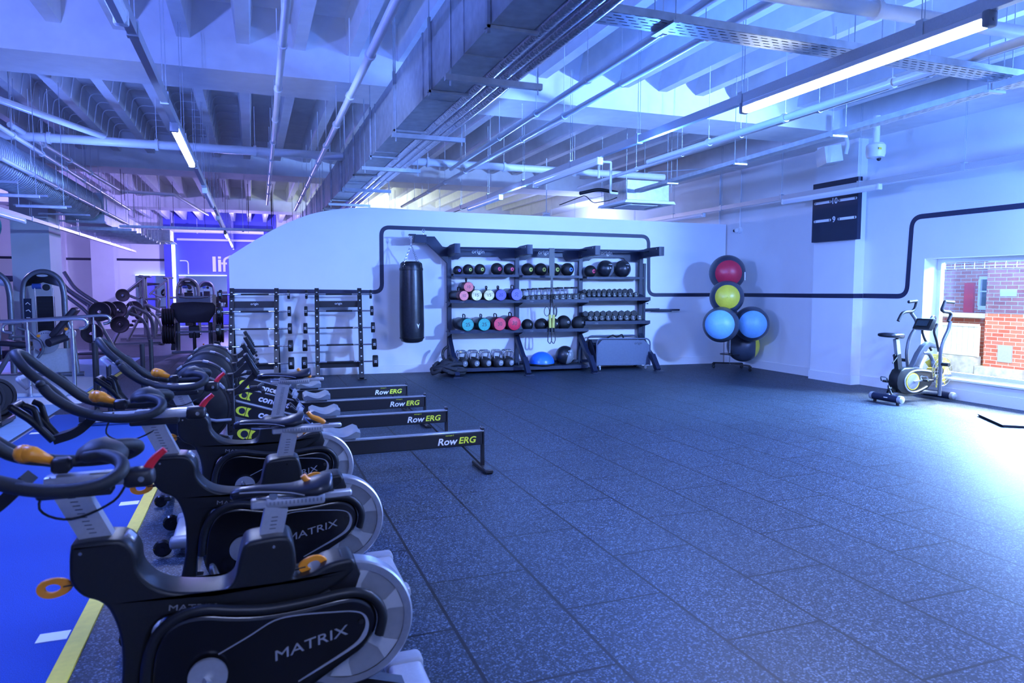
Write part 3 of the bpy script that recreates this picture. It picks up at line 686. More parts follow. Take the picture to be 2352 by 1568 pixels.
        pd.use('chrome').cyl(e, e+V((0, sg*.12, 0)), .008, 10).build('pedal', cr)
    orange_lever(t, (-.525, 0, .65), (-1, 0, -.08))
    orange_lever(t, (.11, -.02, .612), (1, 0, .12))
    # handlebar post with height marks
    d = V((-.085, 0, .19)).normalized(); a = V((-.44, 0, .74)); top = V((-.565, 0, hz-.035)) if 0 else a+d*((hz-.05-.74)/d.z)
    po = MB().use('silver').tube([a, top], .04, sq=(.024, .041)).build('handlebar_post', t)
    def marks(parent, a, d, z0, z1, yy, xo):
        b = MB().use('dprint'); z = z0
        while z < z1:
            p = a+d*((z-a.z)/d.z); b.box((p.x+xo, yy, z), (.02, .0015, .0022)); z += .0125
        b.build('scale_marks', parent)
    marks(po, a, d, .81, hz-.07, -.0245, .0)
    # slider on top and the moulded multi-grip handlebar
    hx = top.x+.06+hb
    sl = MB().use('silver').box((top.x+.07, 0, hz-.03), (.26, .055, .042), bev=.01, seg=2).build('handlebar_slider', t)
    lk = MB().use('black').box((top.x+.02, 0, hz-.062), (.2, .062, .03), bev=.006).box((top.x+.19, 0, hz-.035), (.09, .066, .06), bev=.02, seg=3)
    lk.use('chrome').cyl((top.x+.2, -.034, hz-.035), (top.x+.2, -.036, hz-.035), .009, 10).build('slider_lock', sl)
    MB().use('red').tube([(top.x+.215, 0, hz-.01), (top.x+.235, 0, hz+.02), (top.x+.265, 0, hz+.045)], [.014, .013, .011], n=10, fil=.02).build('brake_lever', sl, ang=60)
    hbn = thing_child('handlebar', t, (hx, 0, hz))
    g = MB().use('grip')
    loop = [(-.46, 0, .262), (-.445, .05, .25), (-.395, .088, .19), (-.31, .105, .11), (-.24, .12, .04), (-.16, .16, .005), (-.05, .185, -.012), (.05, .185, -.006), (.105, .165, .02), (.1, .12, .045), (.05, .07, .055), (.0, .045, .05)]
    full = loop+[(x, -y, z) for x, y, z in loop[::-1][:-1]]
    g.tube(smooth(full, 5, True), .0195, n=12, closed=True)
    g.build('grip_loop', hbn, ang=180)
    g = MB().use('grip')
    rings = []
    for x, hw_, z, th in ((-.03, .045, .045, .02), (.0, .065, .058, .03), (.04, .075, .062, .034), (.08, .06, .05, .026), (.1, .035, .04, .014)):
        rings.append(g.ring([(x, hw_*math.cos(q), z+th*math.sin(q)) for q in [2*PI*i/16 for i in range(16)]]))
    g.skin(rings).build('centre_pad', hbn, ang=180)
    for sg in (-1, 1):
        g = MB().use('grip').tube(smooth([(-.335, sg*.145, .135), (-.3, sg*.15, .09), (-.22, sg*.15, .03), (-.12, sg*.165, -.005)], 4), [.016]+[.021]*11+[.018], n=10).sph((-.34, sg*.144, .142), .019, 12); g.build('bull_horn', hbn, ang=180)
    MB().use('black').box((-.075, 0, .02), (.05, .05, .045), bev=.008).build('console_mount', hbn)
    b = MB().use('orange').tube([(-.17, 0, .062), (-.145, 0, .058), (-.1, 0, .035)], [.028, .024, .012], n=12).sph((-.17, 0, .062), .028, 12).build('adjust_knob', hbn, ang=180)
    # tablet and bottle bracket under the bars
    g = MB().use('plastic')
    g.tube([(-.16, 0, -.01), (-.24, 0, -.09), (-.33, 0, -.115)], .02, sq=(.045, .018), fil=.04)
    for sg in (-1, 1): g.tube([(-.33, sg*.04, -.115), (-.4, sg*.055, -.02), (-.47, sg*.06, .04)], .016, n=8, fil=.03).tube([(-.37, sg*.05, -.06), (-.39, sg*.052, .03), (-.42, sg*.055, .045)], .013, n=8, fil=.03)
    g.tube([(-.47, -.06, .04), (-.47, .06, .04)], .015, n=8)
    g.build('tablet_bracket', hbn, ang=60)
    MB().use('lgrey').tube([(-.40, -.09, .12), (-.44, -.08, .16), (-.44, .08, .16), (-.40, .09, .12)], .009, n=8, fil=.03).box((-.34, 0, .1), (.12, .17, .012), Matrix.Rotation(R(38), 3, 'Y')).build('tablet_rest', hbn)
    MB().use('rubber').tube(smooth([(-.1, -.02, -.01), (-.13, -.03, -.1), (-.05, -.03, -.14), (.06, -.02, -.1), (.1, 0, -.04)], 5), .004, n=6).build('sensor_cable', hbn)
    # seat post, slider, saddle
    a = V((.03, 0, .70)); d = V((.022, 0, .1)).normalized(); top = a+d*((seat-.06-.70)/d.z)
    po = MB().use('silver').tube([a, top], .035, sq=(.024, .036)).build('seat_post', t)
    marks(po, a, d, .76, seat-.08, -.0245, .0)
    sl = MB().use('silver').box((top.x+.06, 0, seat-.045), (.19, .05, .036), bev=.008, seg=2).box((top.x+.095, 0, seat-.038), (.3, .03, .02), bev=.004).box((top.x-.055, 0, seat-.047), (.05, .042, .03), bev=.005).build('seat_slider', t)
    b = MB().use('grey')
    for k in range(14): b.box((top.x-.02+k*.0125, -.0252, seat-.045), (.005, .001, .012))
    b.build('scale_slots', sl)
    orange_lever(sl, (top.x+.185, 0, seat-.03), (-.85, 0, .3), 1., False)
    MB().use('chrome').cyl((top.x-.01, -.03, seat-.018), (top.x-.01, .03, seat-.018), .014, 14).build('seat_clamp', sl)
    sd = MB().use('leather'); rings = []
    for x, hw_, zt, zb in ((-.158, .012, -.006, -.02), (-.15, .021, .006, -.03), (-.12, .024, .012, -.028), (-.07, .028, .013, -.022), (-.02, .034, .01, -.018), (.03, .048, .008, -.022), (.07, .066, .014, -.03), (.11, .078, .026, -.024), (.145, .074, .034, -.004), (.162, .05, .036, .014)):
        rg = []
        for i in range(18):
            q = 2*PI*i/18; y = hw_*math.cos(q); s_ = math.sin(q)
            z = zt*s_**.5 if s_ > 0 else zb*abs(s_)**.8
            rg.append((x+sx_, y, seat+z-(y/.08)**2*.012))
        rings.append(sd.ring(rg))
    so = sd.skin(rings).build('saddle', t, ang=180)
    MB().use('lgrey').tube(smooth([(x+sx_, -hw_-.001, seat+z) for x, hw_, z in ((-.13, .0215, .0), (-.07, .027, -.001), (-.02, .033, -.004), (.03, .046, -.008), (.07, .062, -.016))], 4), .0022, n=6).build('piping', so)
    MB().use('chrome').tube([(sx_-.08, -.015, seat-.026), (sx_-.02, -.02, seat-.03), (sx_+.08, -.03, seat-.03)], .004, n=6).tube([(sx_-.08, .015, seat-.026), (sx_-.02, .02, seat-.03), (sx_+.08, .03, seat-.03)], .004, n=6).build('saddle_rail', so)
    text('lettering', 'SADDLE', .012, frame((sx_-.1, -.0245, seat-.01), (1, 0, 0), (0, .1, 1)), 'print', so) if False else None
    return t
def thing_child(name, parent, loc):
    o = bpy.data.objects.new(name, None); COL.objects.link(o); o.parent = parent; o.location = loc; o.empty_display_size = .05; return o
spin_bike('spin bike nearest the camera at the bottom of the row', (0, 2.4, 0), 0., 1.0, .888, .075)
spin_bike('spin bike in the middle of the row of three', (.09, 3.5, 0), -.1, 1.01, .912, -.03)
spin_bike('spin bike furthest from the camera beside the rowing machines', (.09, 4.6, 0), 0., .985, 1.005, .085)
# ---------------------------------------------------------------- rowing machines
def rower(label, loc):
    t = thing('rowing_machine', label, 'rowing machine', loc, 0, 'rowing machines in a row')
    # monorail
    rl = MB().use('black').box((1.12, 0, .275), (1.4, .055, .115), bev=.006).build('monorail', t)
    MB().use('alu').box((1.12, 0, .337), (1.4, .06, .012), bev=.002).build('rail_track', rl)
    text('lettering', 'Row', .08, frame((1.495, -.0282, .265), (1, 0, 0), (0, 0, 1)), 'print', rl, shear=.2, sx=1.1, bold=.02)
    text('lettering', 'ERG', .075, frame((1.67, -.0282, .267), (1, 0, 0), (0, 0, 1)), 'lime', rl, shear=.2, sx=1.1, bold=.02)
    text('lettering', 'concept 2', .018, frame((1.52, -.0282, .318), (1, 0, 0), (0, 0, 1)), 'lime', rl)
    b = MB().use('black').box((1.815, 0, .2), (.02, .055, .32)).build('end_post', t)
    MB().use('chrome').cyl((1.81, -.02, .36), (1.81, -.02, .372), .012, 10).cyl((1.81, .02, .36), (1.81, .02, .372), .012, 10).build('bolt', b)
    ft = MB().use('black').box((1.815, 0, .022), (.075, .38, .036), bev=.008).build('rear_foot', t)
    MB().use('black').bar((1.62, 0, .23), (1.79, 0, .05), .03, .015).build('brace', t)
    # flywheel housing
    m = frame((-.42, 0, .66), (1, 0, 0), (0, 0, 1))
    fw = MB().use('plastic').lathe([(.001, -.075), (.06, -.085), (.2, -.07), (.238, -.05), (.245, -.03), (.245, .03), (.238, .05), (.2, .07), (.06, .085), (.001, .075)], m, 48).build('flywheel_housing', t)
    MB().use('black').lathe([(.236, -.055), (.253, -.052), (.253, .052), (.236, .055)], m, 56).build('housing_rim', fw)
    for a in (40, 78, 128, 160):
        q = R(a); c = V((-.42+.252*math.cos(q), -.03, .66+.252*math.sin(q))); MB().use('grey').box(c, (.05, .06, .018), Matrix.Rotation(-(q-PI/2), 3, 'Y'), bev=.004).build('rim_clip', fw)
    MB().use('gloss').lathe([(.055, .084), (.062, .095), (.07, .084)], m, 28).build('hub_ring', fw)
    MB().use('grey').tube([(-.36, -.086, .6), (-.27, -.09, .575), (-.17, -.05, .57)], .011, n=8).build('damper_rod', fw)
    # main frame: post, lower plates, front legs
    po = MB().use('black').box((-.17, 0, .62), (.055, .09, .34), bev=.006).build('mast', t)
    b = MB().use('chrome')
    for z in (.77, .7, .6, .53, .48): b.cyl((-.17, -.045, z), (-.17, -.049, z), .007, 10)
    b.build('bolts', po)
    MB().use('black').prism([(-.72, .62), (-.66, .72), (-.58, .74), (-.5, .5), (-.2, .44), (-.16, .38), (-.2, .34), (-.5, .36), (-.62, .42)], .06, bev=.006).build('front_frame', t)
    MB().use('chrome').cyl((-.655, -.03, .67), (-.655, -.035, .67), .009, 10).build('frame_bolt', t)
    lg = MB().use('black').bar((-.58, 0, .44), (-.6, 0, .03), .05, .05).box((-.6, 0, .06), (.05, .42, .04), bev=.008).build('front_leg', t)
    for sg in (-1, 1): MB().use('gloss').disc((-.645, sg*.19, .042), (0, 1, 0), .042, .03, 20, .008).build('transport_wheel', lg)
    # sloping main beam with the maker's name
    d = V((.62, 0, -.2)).normalized(); a = V((-.15, 0, .475)); e = a+d*.66; nrm = V((.2, 0, .62)).normalized()
    bm = MB().use('black').tube([a, e], .05, sq=(.03, .062)).build('main_beam', t)
    MB().use('alu').tube([a+nrm*.066, e+nrm*.066], .01, sq=(.031, .004)).build('beam_edge', bm)
    def on(k, z=0.): return frame(a+d*k+nrm*z+V((0, -.0308, 0)), d, nrm)
    text('lettering', 'concept', .092, on(.37, .004), 'print', bm, sx=1.05, shear=.18, bold=.03)
    mm = on(.085, -.002); fl = mm @ Matrix.Rotation(R(-90), 4, 'X')
    lg = MB().use('lime').prism([(-.01, -.04)]+[(-.01-.055*math.sin(PI*k/12), -.04*math.cos(PI*k/12)) for k in range(1, 12)]+[(-.01, .04), (.018, .04), (.018, -.04)], .0012, fl)
    lg.prism([(.024, -.04), (.06, -.04), (.042, -.012), (.042, .012), (.06, .04), (.024, .04)], .0012, fl).use('dprint').cyl(mm @ V((-.012, 0, 0)), mm @ V((-.012, 0, .0016)), .027, 24)
    lg.build('emblem', bm, recalc=True)
    # foot stretchers
    for sg in (-1, 1):
        f = MB().use('plastic').box((.42, sg*.1, .38), (.26, .1, .022), Matrix.Rotation(R(48), 3, 'Y'), bev=.008).build('footrest', t)
        MB().use('grey').tube([(.40, sg*.1-.055, .41), (.42, sg*.1-.05, .46), (.44, sg*.1+.05, .46), (.42, sg*.1+.055, .4)], .006, sq=(.004, .02), fil=.03).build('foot_strap', f)
        MB().use('bluepad').box((.47, sg*.1, .33), (.1, .085, .02), Matrix.Rotation(R(48), 3, 'Y'), bev=.006).build('heel_cup', f)
    # seat
    s_ = MB().use('seatgrey'); rings = []
    for k in range(9):
        x = .5+.27*k/8; q = math.sin(PI*k/8); zt = .435+.02*math.cos(2*PI*k/8)+(.0 if 0 < k < 8 else -.02); hw_ = .115+.03*q
        rings.append(s_.ring([(x, -hw_, .375), (x, -hw_-.01, zt-.02), (x, -hw_+.03, zt), (x, 0, zt-.012), (x, hw_-.03, zt), (x, hw_+.01, zt-.02), (x, hw_, .375)]))
    so = s_.skin(rings).build('seat', t, ang=50)
    MB().use('chrome').tube([(.53, -.05, .37), (.53, -.05, .35), (.74, -.05, .35), (.74, -.05, .37)], .006, n=6, fil=.015).tube([(.53, .05, .37), (.53, .05, .35), (.74, .05, .35), (.74, .05, .37)], .006, n=6, fil=.015).box((.635, 0, .358), (.2, .1, .015)).build('seat_carriage', so)
    # monitor arm, monitor, handle
    MB().use('black').tube([(-.19, 0, .755), (-.12, 0, .775), (.0, 0, .89), (.02, 0, .93)], .02, sq=(.014, .022), fil=.03).build('monitor_arm', t)
    mo = MB().use('plastic').box((-.015, 0, .965), (.036, .15, .2), Matrix.Rotation(R(-28), 3, 'Y'), bev=.008).build('monitor', t)
    MB().use('screen').box((.004, 0, .972), (.004, .11, .09), Matrix.Rotation(R(-28), 3, 'Y')).build('screen', mo)
    h = MB().use('rubber').tube(smooth([(.06, -.24, .79), (.05, -.12, .8), (.03, 0, .8), (.05, .12, .8), (.06, .24, .79)], 4), .014, n=10).build('handle', t, ang=60)
    MB().use('chrome').cyl((.03, 0, .8), (-.15, 0, .74), .005, 6).build('chain', h)
    MB().use('black').box((.0, 0, .79), (.07, .05, .04), bev=.008).bar((-.12, 0, .76), (.0, 0, .79), .03, .02).build('handle_hook', t)
    return t
rower('rowing machine nearest the spin bikes, its rail in front', (0, 5.6, 0))
rower('second rowing machine from the spin bikes', (-.03, 6.67, 0))
rower('third rowing machine from the spin bikes', (-.02, 7.64, 0))
rower('rowing machine nearest the barbell racks, furthest from the camera', (-.03, 8.58, 0))
# ---------------------------------------------------------------- storage rig on the partition (local x along wall, -y out of wall)
def wthing(name, label, cat, s, d, z=0., group=None, rz=0.): return thing(name, label, cat, wp(s, d, z), WRZ+rz, group)
PS_ = [1.205, 2.49, 3.755, 5.01]
t = wthing('storage_rig', 'tall dark blue steel storage rig of three bays against the partition', 'storage rack', 3.1, 0)
x0 = 3.1
for i, s in enumerate(PS_):
    x = s-x0
    u = MB().use('navy').box((x, -.1, 1.13), (.08, .08, 2.26), bev=.004).box((x, -.1, .006), (.16, .2, .012)).build('upright', t)
    h = MB().use('dprint')
    for k in range(22): h.cyl((x-.0405, -.1, .3+k*.085), (x-.0385, -.1, .3+k*.085), .009, 8).cyl((x, -.1405, .3+k*.085), (x, -.1385, .3+k*.085), .006, 8)
    h.build('bolt_holes', u)
    a = MB().use('navy').prism([(.06, 2.13), (.06, 2.29), (.35, 2.29), (.5, 2.305), (1.0, 2.305), (1.0, 2.14), (.5, 2.14), (.3, 2.12)], .1, Matrix.Translation((x, 0, 0)) @ Matrix.Rotation(R(-90), 4, 'Z'), bev=.003).build('top_arm', t)
    q = MB().use('chrome')
    for dd, zz in ((.14, 2.27), (.14, 2.15), (.3, 2.145), (.9, 2.27), (.9, 2.18)):
        for sg in (-1, 1): q.cyl((x+sg*.05, -dd, zz), (x+sg*.056, -dd, zz), .011, 10)
    q.build('bolts', a)
    f = MB().use('navy').tube([(x, -.12, .62), (x, -.55, .3), (x, -.72, .22)], .03, sq=(.036, .05)).tube([(x, -.68, .27), (x, -.93, .01)], .03, sq=(.042, .05)).box((x, -.97, .006), (.16, .12, .012)).build('foot_brace', t)
    q = MB().use('chrome').cyl((x-.02, -.14, .64), (x-.02, -.147, .64), .014, 10).cyl((x+.025, -.14, .64), (x+.025, -.147, .64), .014, 10)
    for k in (-1, 0, 1): q.cyl((x+.05*k, -1.0, .01), (x+.05*k, -1.0, .02), .01, 8)
    q.build('bolts', f)
for i in range(3):
    a, b_ = PS_[i]-x0+.04, PS_[i+1]-x0-.04
    hp = MB().use('navy').prism([(a, 2.07), (a+.13, 2.07), (a+.2, 2.135), (b_-.33, 2.135), (b_-.26, 2.06), (b_, 2.06), (b_, 2.27), (a, 2.27)], .02, off=-.12, bev=.002).build('header_panel', t)
    text('lettering', 'origin', .1, frame(((a+b_)/2-.1, -.1305, 2.215), (1, 0, 0), (0, 0, 1)), 'print', hp, sx=1.05)
    MB().use('navy').cyl((a, -.56, 2.255-.005*i), (b_, -.56, 2.255-.005*i), .018, 14).build('pull_up_bar', t)
    zt = (1.785, 1.77, 1.75)[i]
    s_ = MB().use('navy').box(((a+b_)/2, -.2, zt-.01), (b_-a, .3, .012)).box(((a+b_)/2, -.345, zt-.012), (b_-a, .012, .045)).box(((a+b_)/2, -.06, zt+.0), (b_-a, .012, .04)).build('shelf', t)
zz = ((1.315, .775, .10), (1.315, .775, .1), (1.345, .9, None))
for i in range(3):
    a, b_ = PS_[i]-x0-.06, PS_[i+1]-x0+.0
    if i == 2: b_ += .0
    for k, z in enumerate(zz[i]):
        if z is None: continue
        if i == 2: pr = [(.08, z+.10), (.08, z+.085), (.53, z-.035), (.57, z-.035), (.57, z+.03), (.558, z+.03), (.555, z-.022)]
        elif k == 2: pr = [(.08, z-.012), (.55, z-.012), (.55, z-.05), (.565, z-.05), (.565, z+.012), (.08, z+.0)]
        else: pr = [(.08, z-.02), (.08, z-.035), (.56, z-.035), (.575, z-.035), (.575, z+.025), (.562, z+.025), (.56, z-.02)]
        s_ = MB().use('navy').prism(pr, b_-a, Matrix.Translation(((a+b_)/2, 0, 0)) @ Matrix.Rotation(R(-90), 4, 'Z')).build('shelf', t)
        b = MB().use('navy')
        for xx in (a+.02, b_-.0): b.prism([(.14, z-.12), (.14, z+.05), (.3, z-.01), (.53, z-.03), (.5, z-.05)], .008, Matrix.Translation((xx, 0, 0)) @ Matrix.Rotation(R(-90), 4, 'Z'))
        b.build('shelf_bracket', s_)
        if k < 2: text('lettering', 'origin', .03, frame((a+.22, -.5765, z-.008), (1, 0, 0), (0, 0, 1)), 'grey', s_)
for i in range(3):
    MB().use('navy').box(((PS_[i]+PS_[i+1])/2-x0, -.1, .14), (PS_[i+1]-PS_[i]-.08, .05, .05)).build('lower_rail', t)
# slotted strip on the right and the landmine handle
s_ = MB().use('navy').box((5.11-x0, -.06, 1.28), (.05, .05, 1.5)).build('slotted_strip', t)
b = MB().use('dprint')
for k in range(9): b.box((5.11-x0, -.0858, .68+k*.16), (.016, .002, .07))
b.build('slots', s_)
b = MB().use('navy').cyl((5.135-x0, -.06, 1.115), (5.82-x0, -.2, 1.115), .018, 12).cyl((5.135-x0, -.06, 1.115), (5.42-x0, -.12, 1.12), .027, 12).cyl((5.25-x0, -.085, 1.1), (5.66-x0, -.17, 1.1), .02, 12).build('side_bar', t)
MB().use('black').cyl((5.135-x0, -.06, 1.24), (5.19-x0, -.07, 1.24), .006, 8).sph((5.19-x0, -.07, 1.24), .014, 10).build('pull_pin', t)
# bag bracket at the left end
MB().use('navy').prism([(PS_[0]-x0-.04, 2.28), (PS_[0]-x0-.14, 2.29), (-2.17, 2.47), (-2.52, 2.47), (-2.52, 2.34), (-2.3, 2.34), (PS_[0]-x0-.06, 2.0), (PS_[0]-x0-.04, 2.0)], .1, off=-.2, bev=.004).build('bag_bracket', t)
MB().use('navy').box((-2.46, -.35, 2.41), (.22, .3, .14), bev=.004).box((-2.6, -.47, 2.475), (.12, .14, .02)).build('bag_arm', t)
MB().use('chrome').tube(smooth([(-2.4, -.45, 2.48), (-2.4, -.45, 2.52), (-2.42, -.45, 2.55), (-2.4, -.45, 2.58), (-2.375, -.45, 2.55), (-2.4, -.45, 2.52)], 3), .006, n=8).build('eye_bolt', t)
# punch bag
t = wthing('punch_bag', 'black leather punch bag hanging on chains from the rig', 'punch bag', .475, .5, .585)
b = MB().use('leather'); pr = [(.001, 0), (.12, .004), (.185, .03), (.21, .09), (.215, .3), (.212, .7), (.205, 1.1), (.2, 1.3), (.19, 1.39), (.15, 1.425), (.001, 1.43)]
b.lathe(pr, None, 40).build('bag_body', t, ang=60)
MB().use('black').lathe([(.203, 1.27), (.207, 1.275), (.205, 1.31), (.201, 1.31)], None, 40).lathe([(.2135, .08), (.217, .085), (.2165, .1), (.214, .1)], None, 40).build('bag_band', t)
b = MB().use('print'); mf = frame((.1*.9, -.197, .30), (.89, .45, 0), (0, 0, 1)); mf = mf @ Matrix.Rotation(R(-90), 4, 'X'); b.prism([(-.03, .05), (0, -.04), (.03, .05), (.012, .035), (0, .02), (-.012, .035)], .002, mf @ Matrix.Identity(4)); b.build('emblem', t)
def chain(b, p, q, r=.006, lk=.032):
    p, q = V(p), V(q); d = (q-p); n = max(2, int(d.length/lk)); d.normalize(); u = d.cross(V((0, 1, 0))).normalized(); w_ = d.cross(u)
    for i in range(n):
        c = p+(q-p)*((i+.5)/n); s1 = u if i % 2 else w_
        b.tube([c+d*math.cos(a)*lk*.72+s1*math.sin(a)*lk*.36 for a in [2*PI*k/8 for k in range(8)]], r*.55, n=5, closed=True)
for k in range(4):
    a = PI/4+k*PI/2; b = MB().use('chrome'); p = V((.19*math.cos(a), .19*math.sin(a), 1.32)); chain(b, p+V((0, 0, .04)), (0, 0, 1.72))
    b.tube([p+V((math.cos(q)*.03*-math.sin(a), math.cos(q)*.03*math.cos(a), math.sin(q)*.03)) for q in [2*PI*i/12 for i in range(12)]], .005, n=6, closed=True); b.build('chain', t)
    MB().use('black').tube([p*1.06+V((0, 0, .0)), p*1.06+V((0, 0, -.1))], .01, sq=(.004, .016)).build('strap', t)
b = MB().use('chrome'); chain(b, (0, 0, 1.71), (0, 0, 1.86)); b.tube([(-.02, 0, 1.87), (-.02, 0, 1.8), (.02, 0, 1.8), (.02, 0, 1.87)], .007, n=8, fil=.015, closed=True).build('carabiner', t)
# ---- medicine balls, top shelf
LAB = Matrix.Identity(3)
def ball_label(parent, r, dirv, s, col, size):
    z = V(dirv).normalized(); x = V((0, 0, 1)).cross(z).normalized(); y = z.cross(x)
    m = Matrix((x, y, z)).transposed().to_4x4(); m.translation = z*r*.955
    if col: MB().use(col).lathe([(.001, .012*0+r*.03), (r*.2, r*.028), (r*.32, r*.005), (r*.33, -.01)], m, 20).build('badge', parent, ang=180)
    m2 = m.copy(); m2.translation = z*(r*1.0)
    text('number', s, size, m2, 'dprint' if col else 'print', parent)
def med(label, s, d, zb, r, col, num):
    t = wthing('medicine_ball', label, 'medicine ball', s, d, zb+r, 'medicine balls on the top shelf')
    MB().use('rubber').sph((0, 0, 0), r, 28).lathe([(r*.995, -.004), (r*1.008, 0), (r*.995, .004)], Matrix.Rotation(R(80), 4, 'X'), 32).build('ball_skin', t, ang=180)
    ball_label(t, r, (.32, -1, -.02), num, col, r*.5); return t
for a in (('smallest medicine ball with a violet disc, left end of the top shelf', 1.345, .22, 1.785, .083, 'violet', '1'),
          ('medicine ball with a lime disc, second from the left on the top shelf', 1.54, .22, 1.785, .098, 'olive', '3'),
          ('medicine ball with a lime disc, third from the left on the top shelf', 1.76, .22, 1.785, .102, 'olive', '3'),
          ('medicine ball with a pink disc beside the gap on the top shelf', 2.078, .22, 1.785, .113, 'pink', '5'),
          ('medicine ball with a pink disc against the second upright', 2.318, .22, 1.785, .11, 'pink', '5'),
          ('medicine ball with a lime 8, left in the middle bay', 2.67, .22, 1.77, .12, 'olive', '8'),
          ('medicine ball with a lime 8, second in the middle bay', 2.925, .22, 1.77, .122, 'olive', '8'),
          ('medicine ball with a lime 8 behind the hanging strap', 3.187, .22, 1.77, .124, 'olive', '8'),
          ('medicine ball with a sky blue 9 on the top shelf', 3.452, .22, 1.77, .126, 'sky', '9'),
          ('medicine ball with a pink 10 beside the big wall balls', 3.915, .22, 1.75, .116, 'pink', '10')): med(*a)
def wallball(label, s, d, zb, r, num, tilt=0.):
    t = wthing('wall_ball', label, 'wall ball', s, d, zb+r, 'soft wall balls on the rig')
    b = MB().use('leather').sph((0, 0, 0), r, 32); b.build('ball_skin', t, ang=180)
    m = frame((0, 0, 0), (.35, -.2, tilt), (0, 1, 0))
    g = MB().use('grey').lathe([(r*1.003*math.sin(q), r*1.003*math.cos(q)) for q in [R(115+5*k) for k in range(12)]], Matrix.Rotation(R(-72), 4, 'Y') @ Matrix.Rotation(R(tilt*40), 4, 'X'), 32).build('grey_panel', t, ang=180, recalc=True)
    z = V((.3, -1, .12)).normalized(); x = V((0, 0, 1)).cross(z).normalized(); y = z.cross(x); mm = Matrix((x, y, z)).transposed().to_4x4()
    m2 = mm.copy(); m2.translation = z*r*1.004; text('number', num, r*.32, m2, 'print', t)
    z = V((.35, -1, .62)).normalized(); x = V((0, 0, 1)).cross(z).normalized(); y = z.cross(x); mm = Matrix((x, y, z)).transposed().to_4x4(); mm.translation = z*r*1.006
    text('lettering', 'origin', r*.22, mm, 'print', t); return t
wallball('large black and grey wall ball marked 6 on the top shelf', 4.218, .23, 1.75, .165, '6')
wallball('large black and grey wall ball marked 9 at the right end of the top shelf', 4.57, .23, 1.75, .165, '9', .4)
wallball('large wall ball marked 3 on the bottom shelf beside the blue dome', 3.385, .3, .102, .178, '3', -.6)
# ---- strength bags
def power_bag(label, s, zb, r, num, col, L_=.56, yaw_=0., roll=0., d=.63, tilt=0.):
    t = wthing('power_bag', label, 'weight bag', s, d, zb+r, 'strength bags on the rig', yaw_)
    t.rotation_euler = (tilt, 0, WRZ+yaw_)
    b = MB().use('leather').lathe([(.001, 0), (r*.93, 0), (r, .012), (r, L_-.012), (r*.93, L_), (.001, L_)], frame((0, 0, 0), (1, 0, 0), (0, 0, -1)), 30); b.build('bag_body', t)
    e = MB().use(col).lathe([(.001, -.006), (r*.9, -.006), (r*.94, -.002), (r*.94, .006)], frame((0, 0, 0), (1, 0, 0), (0, 0, -1)), 30)
    for q in (.05, .11): e.lathe([(r*1.003, q), (r*1.006, q+.004), (r*1.003, q+.012)], frame((0, 0, 0), (1, 0, 0), (0, 0, -1)), 30)
    e = e.build('end_disc', t)
    v = MB().use('dprint')
    for k in range(6): a = PI/2+k*PI/3; v.cyl((r*.76*math.cos(a), -.0062, r*.76*math.sin(a)), (r*.76*math.cos(a), -.008, r*.76*math.sin(a)), r*.045, 8)
    v.build('vents', e)
    m = frame((0, -.0068, 0), (math.cos(roll), 0, math.sin(roll)), (-math.sin(roll), 0, math.cos(roll))); text('number', num, r*.78, m, 'dprint', e, sx=1.0)
    h = MB().use('black').tube(smooth([(-.02, .12, r*.98), (.0, .18, r+.05), (.0, .3, r+.055), (.02, .36, r*.98)], 4), .01, n=8).build('strap_handle', t); return t
power_bag('coral bag marked 10 stacked on top of the other coral bag', 1.475, 1.475, .092, '10', 'coral', d=.6)
power_bag('coral bag marked 10 at the bottom left of the middle shelf', 1.385, 1.32, .092, '10', 'coral', yaw_=.2)
power_bag('white worn bag marked 15 on the middle shelf', 1.614, 1.32, .101, '15', 'cream', yaw_=.05, roll=-.1)
power_bag('yellow bag marked 15 next to the purple bags', 1.84, 1.32, .1, '15', 'cream', roll=.1)
power_bag('purple bag marked 20 next to the yellow bag', 2.058, 1.32, .103, '20', 'purple')
power_bag('purple bag with its 20 turned sideways beside the second upright', 2.351, 1.32, .11, '20', 'purple', yaw_=.1, roll=1.45)
power_bag('teal bag marked 25 at the left end of its shelf', 1.453, .78, .117, '25', 'teal', yaw_=.12, roll=.1)
power_bag('teal bag marked 25 next to the crimson bags', 1.752, .78, .117, '25', 'teal', yaw_=.06)
power_bag('crimson bag marked 30 next to the teal bags', 2.036, .78, .121, '30', 'crim', yaw_=.13, roll=.06)
power_bag('crimson bag marked 30 in front of the second upright', 2.309, .78, .13, '30', 'crim', yaw_=.1, roll=-.15)
# ---- dumbbells
def dumbbell(label, s, d, z, r, num, grp, hexd=False, L_=.2, roll=0., tilt=0., sub='origin'):
    t = wthing('dumbbell', label, 'dumbbell', s, d, z, grp); t.rotation_euler = (tilt, 0, WRZ)
    for k, y in enumerate((0, L_)):
        h = MB().use('rubber').lathe([(.001, 0), (r*.9, 0), (r, .006), (r, .056), (r*.9, .062), (.001, .062)], frame((0, y, 0), (1, 0, 0), (0, 0, -1)), 8 if hexd else 20).build('head', t)
        if k == 0 and num:
            m = frame((0, -.0012, r*.2), (math.cos(roll), 0, math.sin(roll)), (-math.sin(roll), 0, math.cos(roll))); text('number', num, r*.72, m, 'print', h)
            m = frame((0, -.0012, -r*.35), (math.cos(roll), 0, math.sin(roll)), (-math.sin(roll), 0, math.cos(roll))); text('lettering', sub, r*.36, m, 'print', h)
    MB().use('chrome').cyl((0, .05, 0), (0, L_+.012, 0), .014, 12).build('grip', t); return t
